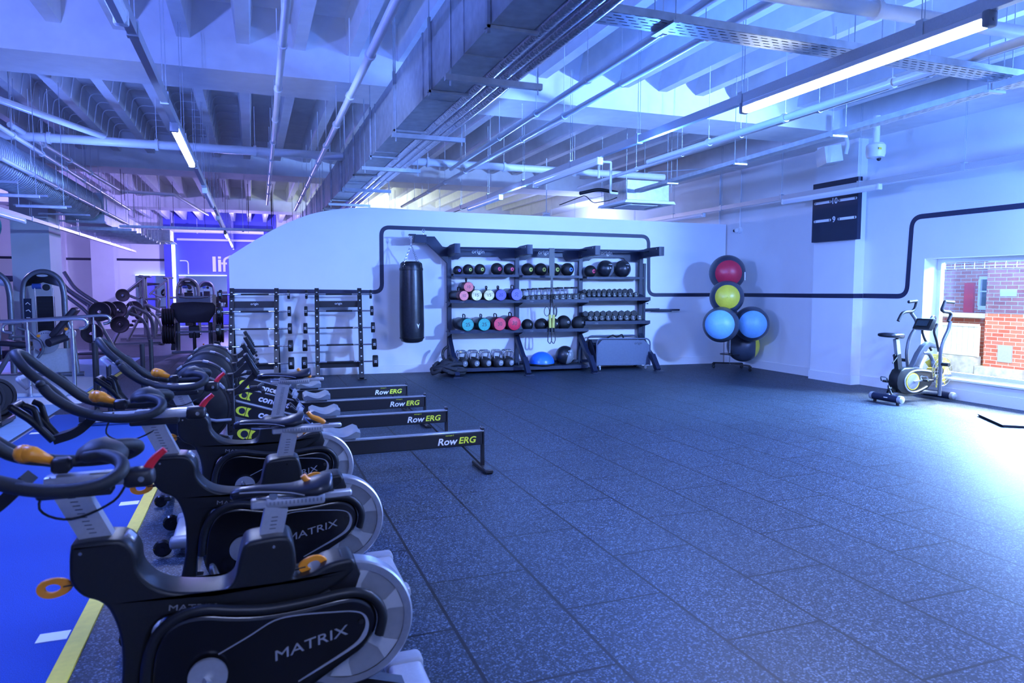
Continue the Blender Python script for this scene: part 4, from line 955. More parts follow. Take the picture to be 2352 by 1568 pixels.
for i, (s, r) in enumerate(((2.583, .046), (2.679, .05), (2.787, .054), (2.898, .055), (3.012, .056), (3.132, .06), (3.251, .062), (3.376, .064), (3.505, .064), (3.64, .068))):
    n = str(i+1); dumbbell('round-headed dumbbell marked %s lying at the front of the middle bay' % n, s, .57, 1.318+r, r, n, 'studio dumbbells in the middle bay')
for i, s in enumerate((2.575, 2.689, 2.793, 2.918, 3.034, 3.16, 3.287, 3.432, 3.565)):
    ztop = (1.533, 1.541, 1.55, 1.553, 1.558, 1.56, 1.566, 1.568, 1.57)[i]; r = .05+.002*i
    t = wthing('dumbbell', 'dumbbell standing on end, back row of the middle bay, position %d from the left' % (i+1), 'dumbbell', s, .28, 1.297, 'studio dumbbells standing on end')
    for zz_ in (0, ztop-1.297-.035): MB().use('rubber').lathe([(.001, 0), (r, .002), (r, .033), (.001, .035)], Matrix.Translation((0, 0, zz_)), 20).build('head', t)
    MB().use('chrome').cyl((0, 0, .03), (0, 0, ztop-1.297-.03), .018, 12).build('grip', t)
nm = ('1', '1', '2', '2', '3', '3', '4', '4', '5', '5', '6'); 
ss = (3.773, 3.87, 3.966, 4.067, 4.175, 4.283, 4.392, 4.497, 4.607, 4.722)
for i, s in enumerate(ss):
    r = .045+.0015*i; dumbbell('small rubber dumbbell marked %s, front of the upper right shelf, position %d from the left' % (nm[i], i+1), s, .545, 1.424, r, nm[i], 'dumbbells on the right bay upper shelf', True, tilt=R(-14))
    dumbbell('rubber dumbbell in the back row of the upper right shelf, position %d from the left' % (i+1), s+.0, .3, 1.487, r, '', 'dumbbells in the back row of the upper right shelf', True, tilt=R(-14), L_=.14)
nm = ('6', '7', '7', '8', '8', '9', '9', '10', '10'); 
for i, s in enumerate((3.799, 3.917, 4.035, 4.16, 4.284, 4.409, 4.54, 4.668, 4.801)):
    r = .0575+.001*i; dumbbell('rubber dumbbell marked %s, position %d from the left on the lower right shelf' % (nm[i], i+1), s, .545, .99, r, nm[i], 'dumbbells on the right bay lower shelf', True, roll=(0, 1.4, .25, 0, .3, 0, .3, -.6, 0)[i], tilt=R(-14))
    dumbbell('rubber dumbbell in the back row of the lower right shelf, position %d from the left' % (i+1), s+.0, .3, 1.06, r, '', 'dumbbells in the back row of the lower right shelf', True, tilt=R(-14), L_=.14)
# ---- slam balls
for i, (s, d, r, num, lb) in enumerate(((2.625, .36, .11, '3', 'small black slam ball marked 3 beside the crimson bag'), (2.868, .4, .112, '5', 'black slam ball marked 5, second on the slam ball shelf'), (2.96, .19, .112, '', 'black slam ball half hidden behind the one marked 5'), (3.118, .4, .118, '9', 'black slam ball behind the hanging strap handles'), (3.34, .34, .14, '12', 'largest black slam ball, marked 12'), (3.612, .4, .132, '15', 'black slam ball marked 15 in front of the third upright'))):
    t = wthing('slam_ball', lb, 'slam ball', s, d, .757+r, 'slam balls in the middle bay')
    MB().use('rubber').sph((0, 0, 0), r, 28).build('ball_skin', t, ang=180)
    if num: ball_label(t, r, (.38, -1, .1), num, None, r*.42)
# ---- kettlebells
def kettlebell(label, s, d, num):
    t = wthing('kettlebell', label, 'kettlebell', s, d, .1, 'competition kettlebells on the bottom shelf')
    MB().use('rubber').lathe([(.001, 0), (.062, 0), (.088, .035), (.098, .085), (.094, .125), (.075, .165), (.05, .18), (.001, .182)], None, 28).build('bell', t, ang=60)
    MB().use('chrome').tube([(-.065, 0, .15), (-.088, 0, .24), (-.08, 0, .30), (.08, 0, .30), (.088, 0, .24), (.065, 0, .15)], .0155, n=12, fil=.04).build('handle', t, ang=60)
    if num:
        m = frame((.035, -.093, .09), (.93, .36, 0), (0, -.12, 1))
        MB().use('grey').lathe([(.001, .0015), (.05, 0), (.052, -.01)], m, 24).build('face_disc', t)
        m2 = frame((.0355, -.096, .1), (.93, .36, 0), (0, -.12, 1)); text('number', num, .058, m2, 'print', t)
for i, s in enumerate((1.385, 1.6, 1.817, 2.045, 2.245)):
    n = ('4', '6', '10', '14', '20')[i]
    kettlebell('chrome-handled kettlebell marked %s in the front row' % n if i else 'chrome-handled kettlebell behind the rope, left end of the front row', s, .46, n)
    kettlebell('chrome-handled kettlebell in the back row, standing behind the %s' % ('leftmost front one' if not i else n), s+.01, .22, '')
# ---- dome trainer
t = wthing('dome_trainer', 'bright blue rubber dome trainer on a black base under the middle bay', 'balance dome', 2.9, .38, .102)
MB().use('black').lathe([(.001, 0), (.2, 0), (.245, .02), (.25, .035), (.245, .048), (.001, .048)], None, 40).build('base', t)
MB().use('blueb').lathe([(.238*math.cos(q), .046+.215*math.sin(q)) for q in [R(5*k) for k in range(18)]]+[(.001, .261)], None, 40).build('dome', t, ang=180)
# ---- suspension trainer on the pull-up bar
t = wthing('suspension_trainer', 'black suspension strap with yellow handles hanging from the pull-up bar', 'suspension strap', 3.025, .58, 2.25)
b = MB().use('black').tube([(0, .022, .02), (0, -.005, .015), (0, -.01, -.25), (0, -.012, -.48)], .01, sq=(.05, .006)).tube([(0, -.012, -.48), (0, -.012, -.7)], .01, sq=(.022, .005)).build('main_strap', t)
for sg in (-1, 1):
    MB().use('black').tube([(sg*.006, -.012, -.7), (sg*.02, -.014, -.95), (sg*.036, -.016, -1.19)], .01, sq=(.016, .004)).build('strap', t)
    MB().use('strapyel').cyl((sg*.036, -.016, -1.19), (sg*.03, -.016, -1.43), .026, 14).build('grip', t, ang=60)
    MB().use('black').tube([(sg*.03-.02, -.02, -1.43), (sg*.035-.035, -.02, -1.58), (sg*.035-.04, -.02, -1.68), (sg*.035, -.03, -1.73), (sg*.035+.035, -.02, -1.66), (sg*.03+.02, -.02, -1.43)], .01, sq=(.016, .005), fil=.02).build('foot_loop', t)
MB().use('chrome').cyl((-.02, -.018, -.62), (.02, -.018, -.62), .008, 8).cyl((-.02, -.018, -.72), (.02, -.018, -.72), .008, 8).build('buckle', t)
MB().use('black').tube([(-.09+.05*math.cos(q), -.0, -1.13+.085*math.sin(q)) for q in [2*PI*k/16 for k in range(16)]], .006, n=6, closed=True).tube([(.07+.028*math.cos(q), -.0, -1.13+.09*math.sin(q)) for q in [2*PI*k/16 for k in range(16)]], .016, n=6, closed=True).build('spare_loop', t)
# ---- battle rope heaped at the left foot
t = wthing('battle_rope', 'heap of thick black battle rope on the floor at the left foot of the rig', 'rope', 1.07, .72)
rr = random.Random(11); pts = []; a = 0.
for k in range(64):
    a += rr.uniform(.75, 1.5); q = rr.uniform(.05, .3); h = .36*max(0, 1-(q/.4)**1.8)
    pts.append((q*1.1*math.cos(a), q*.8*math.sin(a), .03+h*(.25+.75*rr.random())*(.5+.5*k/63)))
MB().use('rope').tube(smooth(pts, 5), .032, n=10).build('rope_coil', t, ang=180)
MB().use('black').tube([(-.0, .2, .22), (-.05, .28, .33), (-.03, .3, .44), (.05, .3, .5)], .026, n=10, fil=.06).build('rope_end', t)
# ---- wheeled tub cart in the right bay
t = wthing('storage_cart', 'grey-blue wheeled sheet metal cart under the right bay', 'cart', 4.46, .55)
MB().use('cart').prism([(-.535, .095), (-.535, .47), (-.44, .575), (.42, .56), (.535, .46), (.535, .08)], .012, off=-.03).build('front_panel', t)
fp = MB().use('cart').tube([(-.545, -.04, .09), (-.545, -.04, .6), (.545, -.04, .585), (.545, -.04, .075)], .014, n=10, fil=.11).build('front_tube', t)
MB().use('cart').tube([(-.56, .42, .3), (-.56, .42, .62), (.5, .42, .62), (.5, .42, .3)], .014, n=10, fil=.1).build('rear_tube', t)
MB().use('navy').prism([(.04, .1), (-.42, .14), (-.42, .56), (-.3, .56), (.02, .2)], .02, Matrix.Translation((-.53, 0, 0)) @ Matrix.Rotation(R(-90), 4, 'Z')).build('side_panel', t)
MB().use('navy').prism([(.04, .1), (-.42, .14), (-.42, .56), (-.3, .56), (.02, .2)], .02, Matrix.Translation((.53, 0, 0)) @ Matrix.Rotation(R(-90), 4, 'Z')).build('side_panel', t)
MB().use('navy').box((0, .2, .12), (1.04, .44, .02)).box((0, .43, .33), (1.04, .015, .45)).build('tray', t)
MB().use('cart').box((0, -.038, .12), (1.07, .012, .035)).build('lower_lip', t)
text('lettering', 'origin', .07, frame((.3, -.0375, .5), (1, 0, 0), (0, 0, 1)), 'dprint', t)
for x in (-.47, .47):
    for y in (-.01, .38): MB().use('lgrey').disc((x, y, .036), (1, 0, 0), .036, .026, 20, .006).box((x, y, .075), (.035, .03, .05)).build('caster', t)
MB().use('black').tube(smooth([(-.2, .3, .58), (-.1, .26, .64), (.0, .3, .6), (.08, .24, .65), (.14, .3, .58)], 5), .014, n=8).build('cable_handles', t)
# ---- fixed barbell racks
def barbell_rack(label, s0, s1, logo):
    t = wthing('barbell_rack', label, 'barbell rack', (s0+s1)/2, .5); h = (s1-s0)/2
    for sg in (-1, 1):
        u = MB().use('black').tube([(sg*h, .27, 1.53), (sg*h, -.28, .02)], .04, sq=(.036, .05)).box((sg*h, -.3, .008), (.14, .16, .016)).bar((sg*h, -.2, .06), (sg*h, .38, .06), .05, .05).build('upright', t)
        q = MB().use('print')
        for k in range(11): z = 1.47-.135*k; y = .27-(1.53-z)*.55/1.51; q.cyl((sg*h, y-.047, z), (sg*h, y-.053, z+.003), .013, 10)
        q.build('holes', u)
        MB().use('black').bar((sg*h, .38, .02), (sg*h, .2, 1.2), .05, .05).build('rear_leg', t)
        for z in ZB:
            y = .27-(1.53-z)*.55/1.51; MB().use('plastic').box((sg*h, y-.07, z-.025), (.05, .06, .02)).box((sg*h, y-.1, z), (.05, .012, .06)).build('bar_hook', t)
    c = MB().use('black').box((0, .205, 1.27), (2*h, .03, .11)).build('crossmember', t); text('lettering', 'origin', .055, frame((0, .188, 1.28), (1, 0, 0), (0, 0, 1)), 'print', c)
    MB().use('black').box((0, -.15, .25), (2*h, .03, .1)).build('lower_crossmember', t)
    return t
ZB = (1.44, 1.155, .87, .587, .305)
barbell_rack('black fixed barbell rack next to the punch bag', -1.13, -.41, 0)
barbell_rack('black fixed barbell rack at the left end of the partition', -2.5, -1.79, 0)
def barbell(label, sc_, d, z, L_, r, w_, num, grp):
    t = wthing('fixed_barbell', label, 'barbell', sc_, d, z, grp)
    MB().use('chrome').cyl((-L_/2, 0, 0), (L_/2, 0, 0), .014, 14).build('bar', t)
    MB().use('black').cyl((-.22, 0, 0), (.22, 0, 0), .0155, 14).build('knurling', t)
    for sg in (-1, 1):
        p = MB().use('rubber').lathe([(.001, -w_/2), (r*.94, -w_/2), (r, -w_/2+.008), (r, w_/2-.008), (r*.94, w_/2), (.001, w_/2)], frame((sg*L_/2, 0, 0), (0, 1, 0), (0, 0, 1)), 28).build('weight_head', t)
        text('number', num, .05, frame((sg*L_/2, -r-.0012, .0), (0, 0, 1), (-1, 0, 0)), 'print', p)
WN = ('10', '12.5', '15', '17.5', '20')
for i, z in enumerate(ZB):
    y = .5-(.27-(1.53-z)*.55/1.51)+.07
    for s_, g, of in ((-.76, 'punch bag', (12, 15, 20, 20, 25)), (-2.13, 'leg press', (10, 12, 15, 17, 20))):
        pos = ('top', 'second from the top', 'middle', 'fourth from the top', 'bottom')[i]
        barbell('%s barbell on the rack nearer the %s' % (pos, g), s_, y, z, 1.08+.02*i, .078+.006*i, .04+.012*i, str(of[i]), 'fixed barbells on the racks')
# ---------------------------------------------------------------- far left of the hall
t = thing('access_ramp', 'low pale ramp between the handrails left of the turf', 'ramp', (-2.4, 12.7, 0))
MB().use('lgrey').prism([(0, 0), (0, .008), (-2.6, .16), (-2.6, 0)], 2.05).build('ramp_surface', t)
MB().use('white').box((-1.1, -1.6, .005), (2.6, .7, .01)).build('nosing', t)
def handrail(label, x0, x1, y, zl, xs, turn):
    t = thing('handrail', label, 'handrail', (x1, y, 0), 0, 'ramp handrails'); L_ = x0-x1
    MB().use('steel').tube([(L_, 0, zl-.09), (-.02, 0, zl), (.1, 0, zl-.02), (.1, 0, zl-.13), (-.0, 0, zl-.15)], .026, n=14, fil=.08).build('rail', t)
    if turn: MB().use('steel').tube([(L_+.3, 0, zl-.1), (L_+.02, 0, zl-.12), (L_+.0, 0, zl-.26), (L_+.15, 0, zl-.28)], .026, n=14, fil=.08).build('rail_return', t)
    for x in xs:
        zb = .0 if x > -2.45 else .0
        MB().use('steel').cyl((x-x1, 0, zb), (x-x1, 0, zl-.16), .028, 16).cyl((x-x1, 0, zl-.17), (x-x1, 0, zl-.03), .012, 10).cyl((x-x1, 0, 0), (x-x1, 0, .012), .05, 20).build('post', t)
handrail('shiny steel handrail along the near side of the pale ramp', -5.2, -2.36, 11.65, 1.11, (-4.3, -3.0, -2.45), False)
handrail('shiny steel handrail along the far side of the pale ramp', -3.9, -2.42, 13.76, 1.08, (-2.57,), True)
# push sled on the turf
t = thing('push_sled', 'black push sled with upright poles and a silver base at the end of the turf', 'sled', (-1.5, 8.85, .008))
MB().use('lgrey').box((0, -.02, .1), (.62, .012, .11)).cyl((.0, -.027, .1), (.0, -.025, .1), .015, 12).build('front_plate', t)
for x in (-.3, .3):
    MB().use('black').box((x, .45, .03), (.07, 1.1, .06), bev=.02).build('runner', t)
    MB().use('black').box((x, .45, .09), (.06, 1.0, .06)).build('side_beam', t)
MB().use('black').box((0, .5, .1), (.56, .4, .03)).box((0, .02, .05), (.6, .06, .03)).build('deck', t)
for x, y, h in ((-.18, .12, .93), (-.03, .02, .68), (.3, .12, .9), (-.3, .85, .9), (.3, .85, .9)): MB().use('black').cyl((x, y, .08), (x, y, h), .026, 14).build('pole', t)
# plates and machines
def plate(label, loc, ax, r=.225, w_=.045, n='25', grp='iron weight plates'):
    t = thing('weight_plate', label, 'weight plate', loc, 0, grp); ax = V(ax).normalized(); x = V((0, 0, 1)); m = frame((0, 0, 0), ax.cross(x), x)
    MB().use('rubber').lathe([(.026, -w_/2), (r*.3, -w_/2), (r*.34, -w_/3), (r*.8, -w_/3), (r*.85, -w_/2), (r*.97, -w_/2), (r, -w_/2+.006), (r, w_/2-.006), (r*.97, w_/2), (r*.85, w_/2), (r*.8, w_/3), (r*.34, w_/3), (r*.3, w_/2), (.026, w_/2)], m, 36).build('plate_body', t, recalc=True)
    MB().use('chrome').lathe([(.026, -w_/2-.001), (.034, -w_/2-.001), (.034, w_/2+.001), (.026, w_/2+.001)], m, 20).build('hub', t)
    if n:
        for sg in (-1,):
            mm = frame(-ax*(w_/2+.001)+V((0, 0, -r*.6)), (1, 0, 0) if abs(ax.y) > .5 else (0, -1 if ax.x > 0 else 1, 0), (0, 0, 1)); text('number', n, r*.3, mm, 'print', t)
    return t
t = thing('plate_rack', 'low black toast-rack holder with weight plates at the left picture edge', 'plate rack', (-2.78, 9.35, 0))
MB().use('black').box((0, 0, .05), (.3, .5, .06), bev=.01).box((.0, .2, .15), (.26, .03, .2)).box((0, -.2, .15), (.26, .03, .2)).build('holder', t)
plate('thick black weight plate at the left edge, front of the holder', (-2.86, 9.28, .305), (.5, -1, 0), .225, .06, '')
plate('thick black weight plate at the left edge, behind the front one', (-2.80, 9.45, .305), (.5, -1, 0), .225, .06, '')
def stack_machine(label, loc, rz, arm=True):
    t = thing('stack_machine', label, 'weight machine', loc, rz, 'selector weight machines')
    MB().use('gun').tube([(-.32, 0, .02), (-.32, 0, 1.45), (-.28, 0, 1.68), (-.15, 0, 1.81), (0, 0, 1.85), (.15, 0, 1.81), (.28, 0, 1.68), (.32, 0, 1.45), (.32, 0, .02)], .05, n=14, fil=.12).build('arch_frame', t, ang=60)
    top = [(-.27, 1.5)]+[(.27*math.cos(a)*-1, 1.5+.31*math.sin(a)) for a in [PI*k/14 for k in range(15)]]+[(.27, 1.5)]
    MB().use('gloss').prism([(-.27, 1.57)]+[(-.27*math.cos(PI*k/14), 1.57+.24*math.sin(PI*k/14)) for k in range(15)]+[(.27, 1.57), (0, 1.66)], .07, bev=.008).build('top_cowl', t)
    MB().use('lgrey').lathe([(.001, -.0), (.09, 0), (.085, .006), (.001, .008)], frame((0, -.036, 1.77), (1, 0, 0), (0, 0, 1)) @ Matrix.Diagonal((1, .25, 1, 1)), 24).build('badge', t)
    MB().use('plastic').box((.02, .03, .85), (.26, .12, 1.1), bev=.01).build('weight_stack', t)
    b = MB().use('dprint')
    for k in range(14): b.box((.02, -.031, .4+k*.07), (.255, .002, .005))
    b.build('stack_gaps', t)
    MB().use('chrome').cyl((-.12, -.05, .4), (-.12, -.05, 1.55), .01, 10).cyl((.16, -.05, .4), (.16, -.05, 1.55), .01, 10).build('guide_rods', t)
    p = MB().use('navy').box((-.24, -.045, 1.15), (.12, .01, .42)).build('placard', t)
    MB().use('print').tube([(-.27, -.052, 1.26), (-.24, -.052, 1.29), (-.2, -.052, 1.25)], .008, n=6).tube([(-.27, -.052, 1.14), (-.23, -.052, 1.16), (-.2, -.052, 1.12)], .008, n=6).box((-.24, -.051, 1.02), (.06, .002, .01)).build('diagram', p)
    MB().use('bluepad').cyl((-.16, -.02, 1.58), (-.02, -.02, 1.58), .05, 16).build('bottle_holder', t)
    MB().use('rubber').disc((.06, -.06, 1.56), (0, 1, 0), .06, .03, 24, .008).build('pulley', t)
    MB().use('gun').box((0, .0, .03), (.75, .5, .06), bev=.015).build('base', t)
    return t
stack_machine('selector weight machine with a tall grey arch in front of the left column', (-3.52, 14.75, 0), 0)
stack_machine('selector weight machine cut off by the left picture edge', (-4.25, 14.35, 0), .12)
# leg extension seat of that machine
t = thing('leg_extension', 'grey leg extension machine with orange pins and a round cam plate behind the ramp handrail', 'weight machine', (-3.35, 14.05, 0))
MB().use('silver').disc((0, 0, .62), (0, 1, 0), .2, .03, 36, .006).build('cam_plate', t)
b = MB().use('dprint')
for k in range(9): a = R(40+12*k); b.cyl((.155*math.cos(a), -.0155, .62+.155*math.sin(a)), (.155*math.cos(a), -.018, .62+.155*math.sin(a)), .008, 8)
b.build('cam_holes', t)
MB().use('orange').cyl((-.1, -.05, .73), (-.1, -.02, .73), .026, 14).build('pin_knob', t)
MB().use('orange').cyl((.32, -.08, .84), (.32, -.05, .84), .028, 14).build('pin_knob', t)
MB().use('silver').tube([(-.05, -.04, .5), (.1, -.05, .58), (.38, -.06, .78)], .028, n=10).build('lever_arm', t)
MB().use('silver').disc((.38, -.05, .76), (0, 1, 0), .085, .05, 26, .01).build('pivot_disc', t)
MB().use('pad').cyl((.1, -.3, .62), (.3, -.02, .7), .07, 18).build('roller_pad', t)
MB().use('red').cyl((-.06, -.07, .49), (-.06, -.03, .49), .03, 14).build('stop_knob', t)
MB().use('pad').box((.28, .05, .95), (.1, .34, .62), Matrix.Rotation(R(38), 3, 'Y'), bev=.035, seg=3).build('back_pad', t, ang=60)
MB().use('pad').box((-.45, .05, .6), (.42, .36, .09), Matrix.Rotation(R(6), 3, 'Y'), bev=.035, seg=3).build('seat_pad', t, ang=60)
MB().use('gun').tube([(-.75, 0, .05), (-.5, 0, .5), (-.2, 0, .52)], .04, n=12, fil=.1).tube([(.45, 0, .05), (.4, 0, .7), (.3, 0, 1.1)], .04, n=12, fil=.1).tube([(-.75, 0, .05), (.55, 0, .05)], .04, n=12).build('frame', t, ang=60)
MB().use('gun').tube([(-.5, -.15, .72), (-.3, -.16, .74), (-.05, -.15, .68), (0, -.15, .5), (-.1, -.15, .36)], .024, n=10, fil=.08).tube([(-.35, -.2, .88), (-.2, -.2, .82), (-.1, -.2, .7)], .024, n=10, fil=.05).build('handle_bar', t, ang=60)
MB().use('lgrey').box((.1, .12, .28), (.6, .06, .42)).build('guard_panel', t)
# lever machine with two long leaning bars
t = thing('lever_machine', 'plate-loaded machine with two long tubes leaning up to the left', 'weight machine', (-3.6, 18.9, 0))
for y, dx in ((-.3, 0), (.25, .06)):
    MB().use('gun').tube([(-.6+dx, y, 1.93), (-.4+dx, y, 1.55), (-.2+dx, y, 1.38), (.28+dx, y, 1.03)], .042, n=12, fil=.15).build('lever_tube', t, ang=60)
    MB().use('gun').tube([(-.55+dx, y, 1.5), (-.1+dx, y, 1.1), (.15+dx, y, .8)], .04, n=12).build('lower_tube', t)
MB().use('gun').tube([(.0, 0, .06), (.0, 0, 1.2)], .05, n=12).box((.0, 0, .04), (.9, .7, .06), bev=.01).tube([(.0, 0, 1.1), (.5, 0, .06)], .04, n=12).build('frame', t)
MB().use('chrome').cyl((.28, -.55, 1.0), (.28, .5, 1.0), .025, 12).cyl((.1, -.55, .5), (.1, .5, .5), .025, 12).build('plate_pegs', t)
for i, (x, y, z) in enumerate(((.28, -.42, 1.0), (.28, -.36, 1.0), (.28, .4, 1.0), (.1, -.42, .5), (.1, -.35, .5))):
    plate('weight plate on the leaning-tube machine, %s' % ('upper peg, nearest', 'upper peg, second', 'upper peg, far side', 'lower peg, nearest', 'lower peg, second')[i], (-3.6+x, 18.9+y, z), (0, -1, 0), .225, .045, '25' if i in (0, 3) else '')
def row_machine(label, loc, rz):
    t = thing('row_machine', label, 'weight machine', loc, rz, 'plate-loaded floor machines')
    for y in (-.28, .28):
        MB().use('gun').tube([(-.5, y, .05), (-.25, y, .55), (.0, y, 1.08), (.12, y, 1.0), (.4, y, .85), (.5, y, .6), (.5, y, .2)], .035, n=12, fil=.12).build('side_frame', t, ang=60)
        MB().use('gun').tube([(-.1, y, .9), (.2, y, .78), (.35, y, .5), (.42, y, .05)], .032, n=12, fil=.15).build('arm', t, ang=60)
    MB().use('gun').bar((-.7, 0, .05), (.75, 0, .05), .08, .06).bar((-.5, -.35, .04), (-.5, .35, .04), .07, .05).bar((.7, -.35, .04), (.7, .35, .04), .07, .05).build('base', t)
    MB().use('pad').box((-.15, 0, .55), (.35, .32, .07), bev=.03, seg=2).build('seat_pad', t, ang=60); MB().use('pad').box((.05, 0, .95), (.08, .3, .5), Matrix.Rotation(R(-20), 3, 'Y'), bev=.03, seg=2).build('chest_pad', t, ang=60)
    MB().use('chrome').cyl((-.3, -.5, .95), (-.3, .5, .95), .022, 10).build('plate_peg', t); return t
row_machine('plate-loaded row machine with curved grey arms left of the far aisle', (-3.05, 21.2, 0), .2)
row_machine('plate-loaded row machine deeper in the hall behind the curved-arm one', (-2.95, 23.2, 0), .1)
for i, (x, y, z) in enumerate(((-3.3, 20.7, .98), (-3.25, 20.6, .6), (-3.2, 22.7, .95))): plate('weight plate on the curved-arm row machines, %s' % ('upper near', 'lower near', 'far one')[i], (x, y, z), (0, -1, 0), .225, .05, '')
def lat_machine(label, loc, rz):
    t = thing('pulldown_machine', label, 'weight machine', loc, rz, 'pulldown machines by the mirrors')
    for y in (-.22, .22):
        MB().use('gun').tube([(.1, y, .05), (.1, y, 1.9), (-.02, y, 1.92)], .045, n=12, fil=.06).build('mast', t, ang=60)
        MB().use('gun').tube([(.1, y, 1.85), (-.45, y, 1.38), (-.5, y, 1.3)], .035, n=12).tube([(-.45, y, 1.36), (-.12, y, 1.2), (.0, y, 1.25), (.0, y, 1.75)], .026, n=10, fil=.08).build('lever_arm', t, ang=60)
        MB().use('gun').tube([(.1, y, 1.2), (.5, y, 1.2), (.35, y, .05)], .035, n=12, fil=.08).build('rear_frame', t, ang=60)
    MB().use('gun').box((.12, 0, 1.91), (.34, .5, .07), bev=.015).build('top_plate', t); MB().use('gun').bar((-.3, 0, .04), (.7, 0, .04), .1, .06).build('base', t)
    MB().use('pad').box((-.1, 0, .5), (.38, .34, .08), bev=.03, seg=2).build('seat_pad', t, ang=60); MB().use('chrome').cyl((-.48, -.42, 1.32), (-.48, .42, 1.32), .024, 10).build('plate_peg', t)
    return t
lat_machine('tall pulldown machine with a slanted lever arm left of the far mirror', (-3.3, 25.0, 0), 0)
lat_machine('tall pulldown machine right up against the far mirror', (-2.95, 28.2, 0), .1)
plate('spoked weight plate hanging on the tall pulldown machine', (-3.78, 24.66, 1.32), (0, -1, 0), .2, .04, '')
plate('weight plate low on the frame of the tall pulldown machine', (-3.5, 24.5, .95), (0, -1, 0), .18, .04, '')
# leg press seen from behind
t = thing('leg_press', 'large leg press with a wide black back plate seen from behind', 'weight machine', (-1.32, 18.3, 0))
MB().use('pad').prism([(-.5, 1.12), (-.44, 1.2), (0, 1.22), (.44, 1.2), (.5, 1.12), (.47, .95), (.33, .72), (-.33, .72), (-.47, .95)], .12, bev=.03, seg=2).build('foot_plate', t, ang=50)
for sg in (-1, 1):
    MB().use('gun').tube([(sg*.36, .05, .72), (sg*.36, 0, .06)], .05, n=4).build('rear_leg', t)
    MB().use('gun').bar((sg*.46, -.1, .1), (sg*.4, 1.4, 1.35), .09, .07).build('slide_rail', t)
    MB().use('chrome').cyl((sg*.42, .02, .93), (sg*.82, .02, .93), .024, 12).cyl((sg*.42, .02, .5), (sg*.72, .02, .5), .024, 12).build('plate_peg', t)
MB().use('gun').bar((-.5, -.02, .03), (.5, -.02, .03), .08, .05).bar((-.4, .02, .5), (.4, .02, .5), .05, .05).build('base', t)
MB().use('black').tube([(0, .1, .8), (0, 0, .35), (0, 0, .06)], .04, n=12).box((0, .05, .5), (.24, .1, .3), bev=.02).build('damper', t)
MB().use('gun').bar((-.36, .3, 1.3), (.36, .3, 1.3), .05, .1).box((0, .32, 1.24), (.72, .02, .14)).build('top_bar', t)
MB().use('chrome').tube([(-.32, .25, 1.33), (-.1, .25, 1.3), (.1, .25, 1.3), (.32, .25, 1.33)], .015, n=8).build('grab_bar', t)
MB().use('orange').cyl((.2, -.1, .2), (.2, -.03, .2), .02, 10).build('pin_knob', t)
for k in range(5): plate('weight plate on the upper left peg of the leg press, position %d from outside' % (k+1), (-1.32-.66+.055*k, 18.32, .93-.06), (1, 0, 0), .2, .045, '', 'plates on the leg press')
for k in range(5): plate('weight plate on the lower left peg of the leg press, position %d from outside' % (k+1), (-1.32-.66+.055*k, 18.32, .5-.05), (1, 0, 0), .225, .045, '', 'plates on the leg press')
for k in range(3): plate('weight plate on the upper right peg of the leg press, position %d from inside' % (k+1), (-1.32+.52+.055*k, 18.32, .87), (1, 0, 0), .2, .045, '', 'plates on the leg press')
for k in range(3): plate('weight plate on the lower right peg of the leg press, position %d from inside' % (k+1), (-1.32+.52+.055*k, 18.32, .45), (1, 0, 0), .225, .045, '', 'plates on the leg press')
t = thing('stability_ball', 'shiny dark ball on the floor stand beyond the leg press', 'exercise ball', (-1.95, 25.2, 1.55)) if False else None
stack_machine('domed selector machine beyond the leg press in front of the mirror', (-1.98, 25.4, 0), 0)
# dark machine hidden behind the left arch
t = thing('treadmill', 'dark treadmill console behind the left arched machine', 'treadmill', (-5.3, 18.4, 0))
MB().use('pad').prism([(-.5, 1.6), (.55, 1.72), (.6, 1.8), (-.1, 1.86), (-.55, 1.74)], .3, bev=.03).build('console', t, ang=50)
MB().use('gun').bar((-.4, 0, .1), (-.4, 0, 1.65), .09, .12).bar((.4, 0, .1), (.4, 0, 1.65), .09, .12).build('mast', t); MB().use('black').box((0, .7, .1), (.9, 1.8, .2), bev=.03).build('deck', t)
# hanging curved sign
t = thing('hanging_sign', 'dark curved hanging sign with a teal end at the left edge', 'sign', (-4.48, 15.3, 2.46))
MB().use('darksign').prism([(-.6, .02), (.12, .0), (.12, .42), (-.6, .46)], .06).build('sign_panel', t)
MB().use('tealsign').prism([(.12+.1*math.sin(PI*k/10), .22-.215*math.cos(PI*k/10)) for k in range(11)]+[(.12-.05*math.sin(PI*k/10), .22+.215*math.cos(PI*k/10)) for k in range(1, 10)], .07).build('teal_panel', t)
text('lettering', 'nils', .26, frame((-.13, -.032, .2), (1, 0, 0), (0, 0, 1)), 'print', t, sx=.62)
b = MB().use('print').prism([(.13, .33), (.16, .33), (.145, .38)], .002, off=-.0365)
for k in range(5): b.box((.145, -.0365, .28-.045*k), (.05, .002, .008))
b.build('sign_text', t)
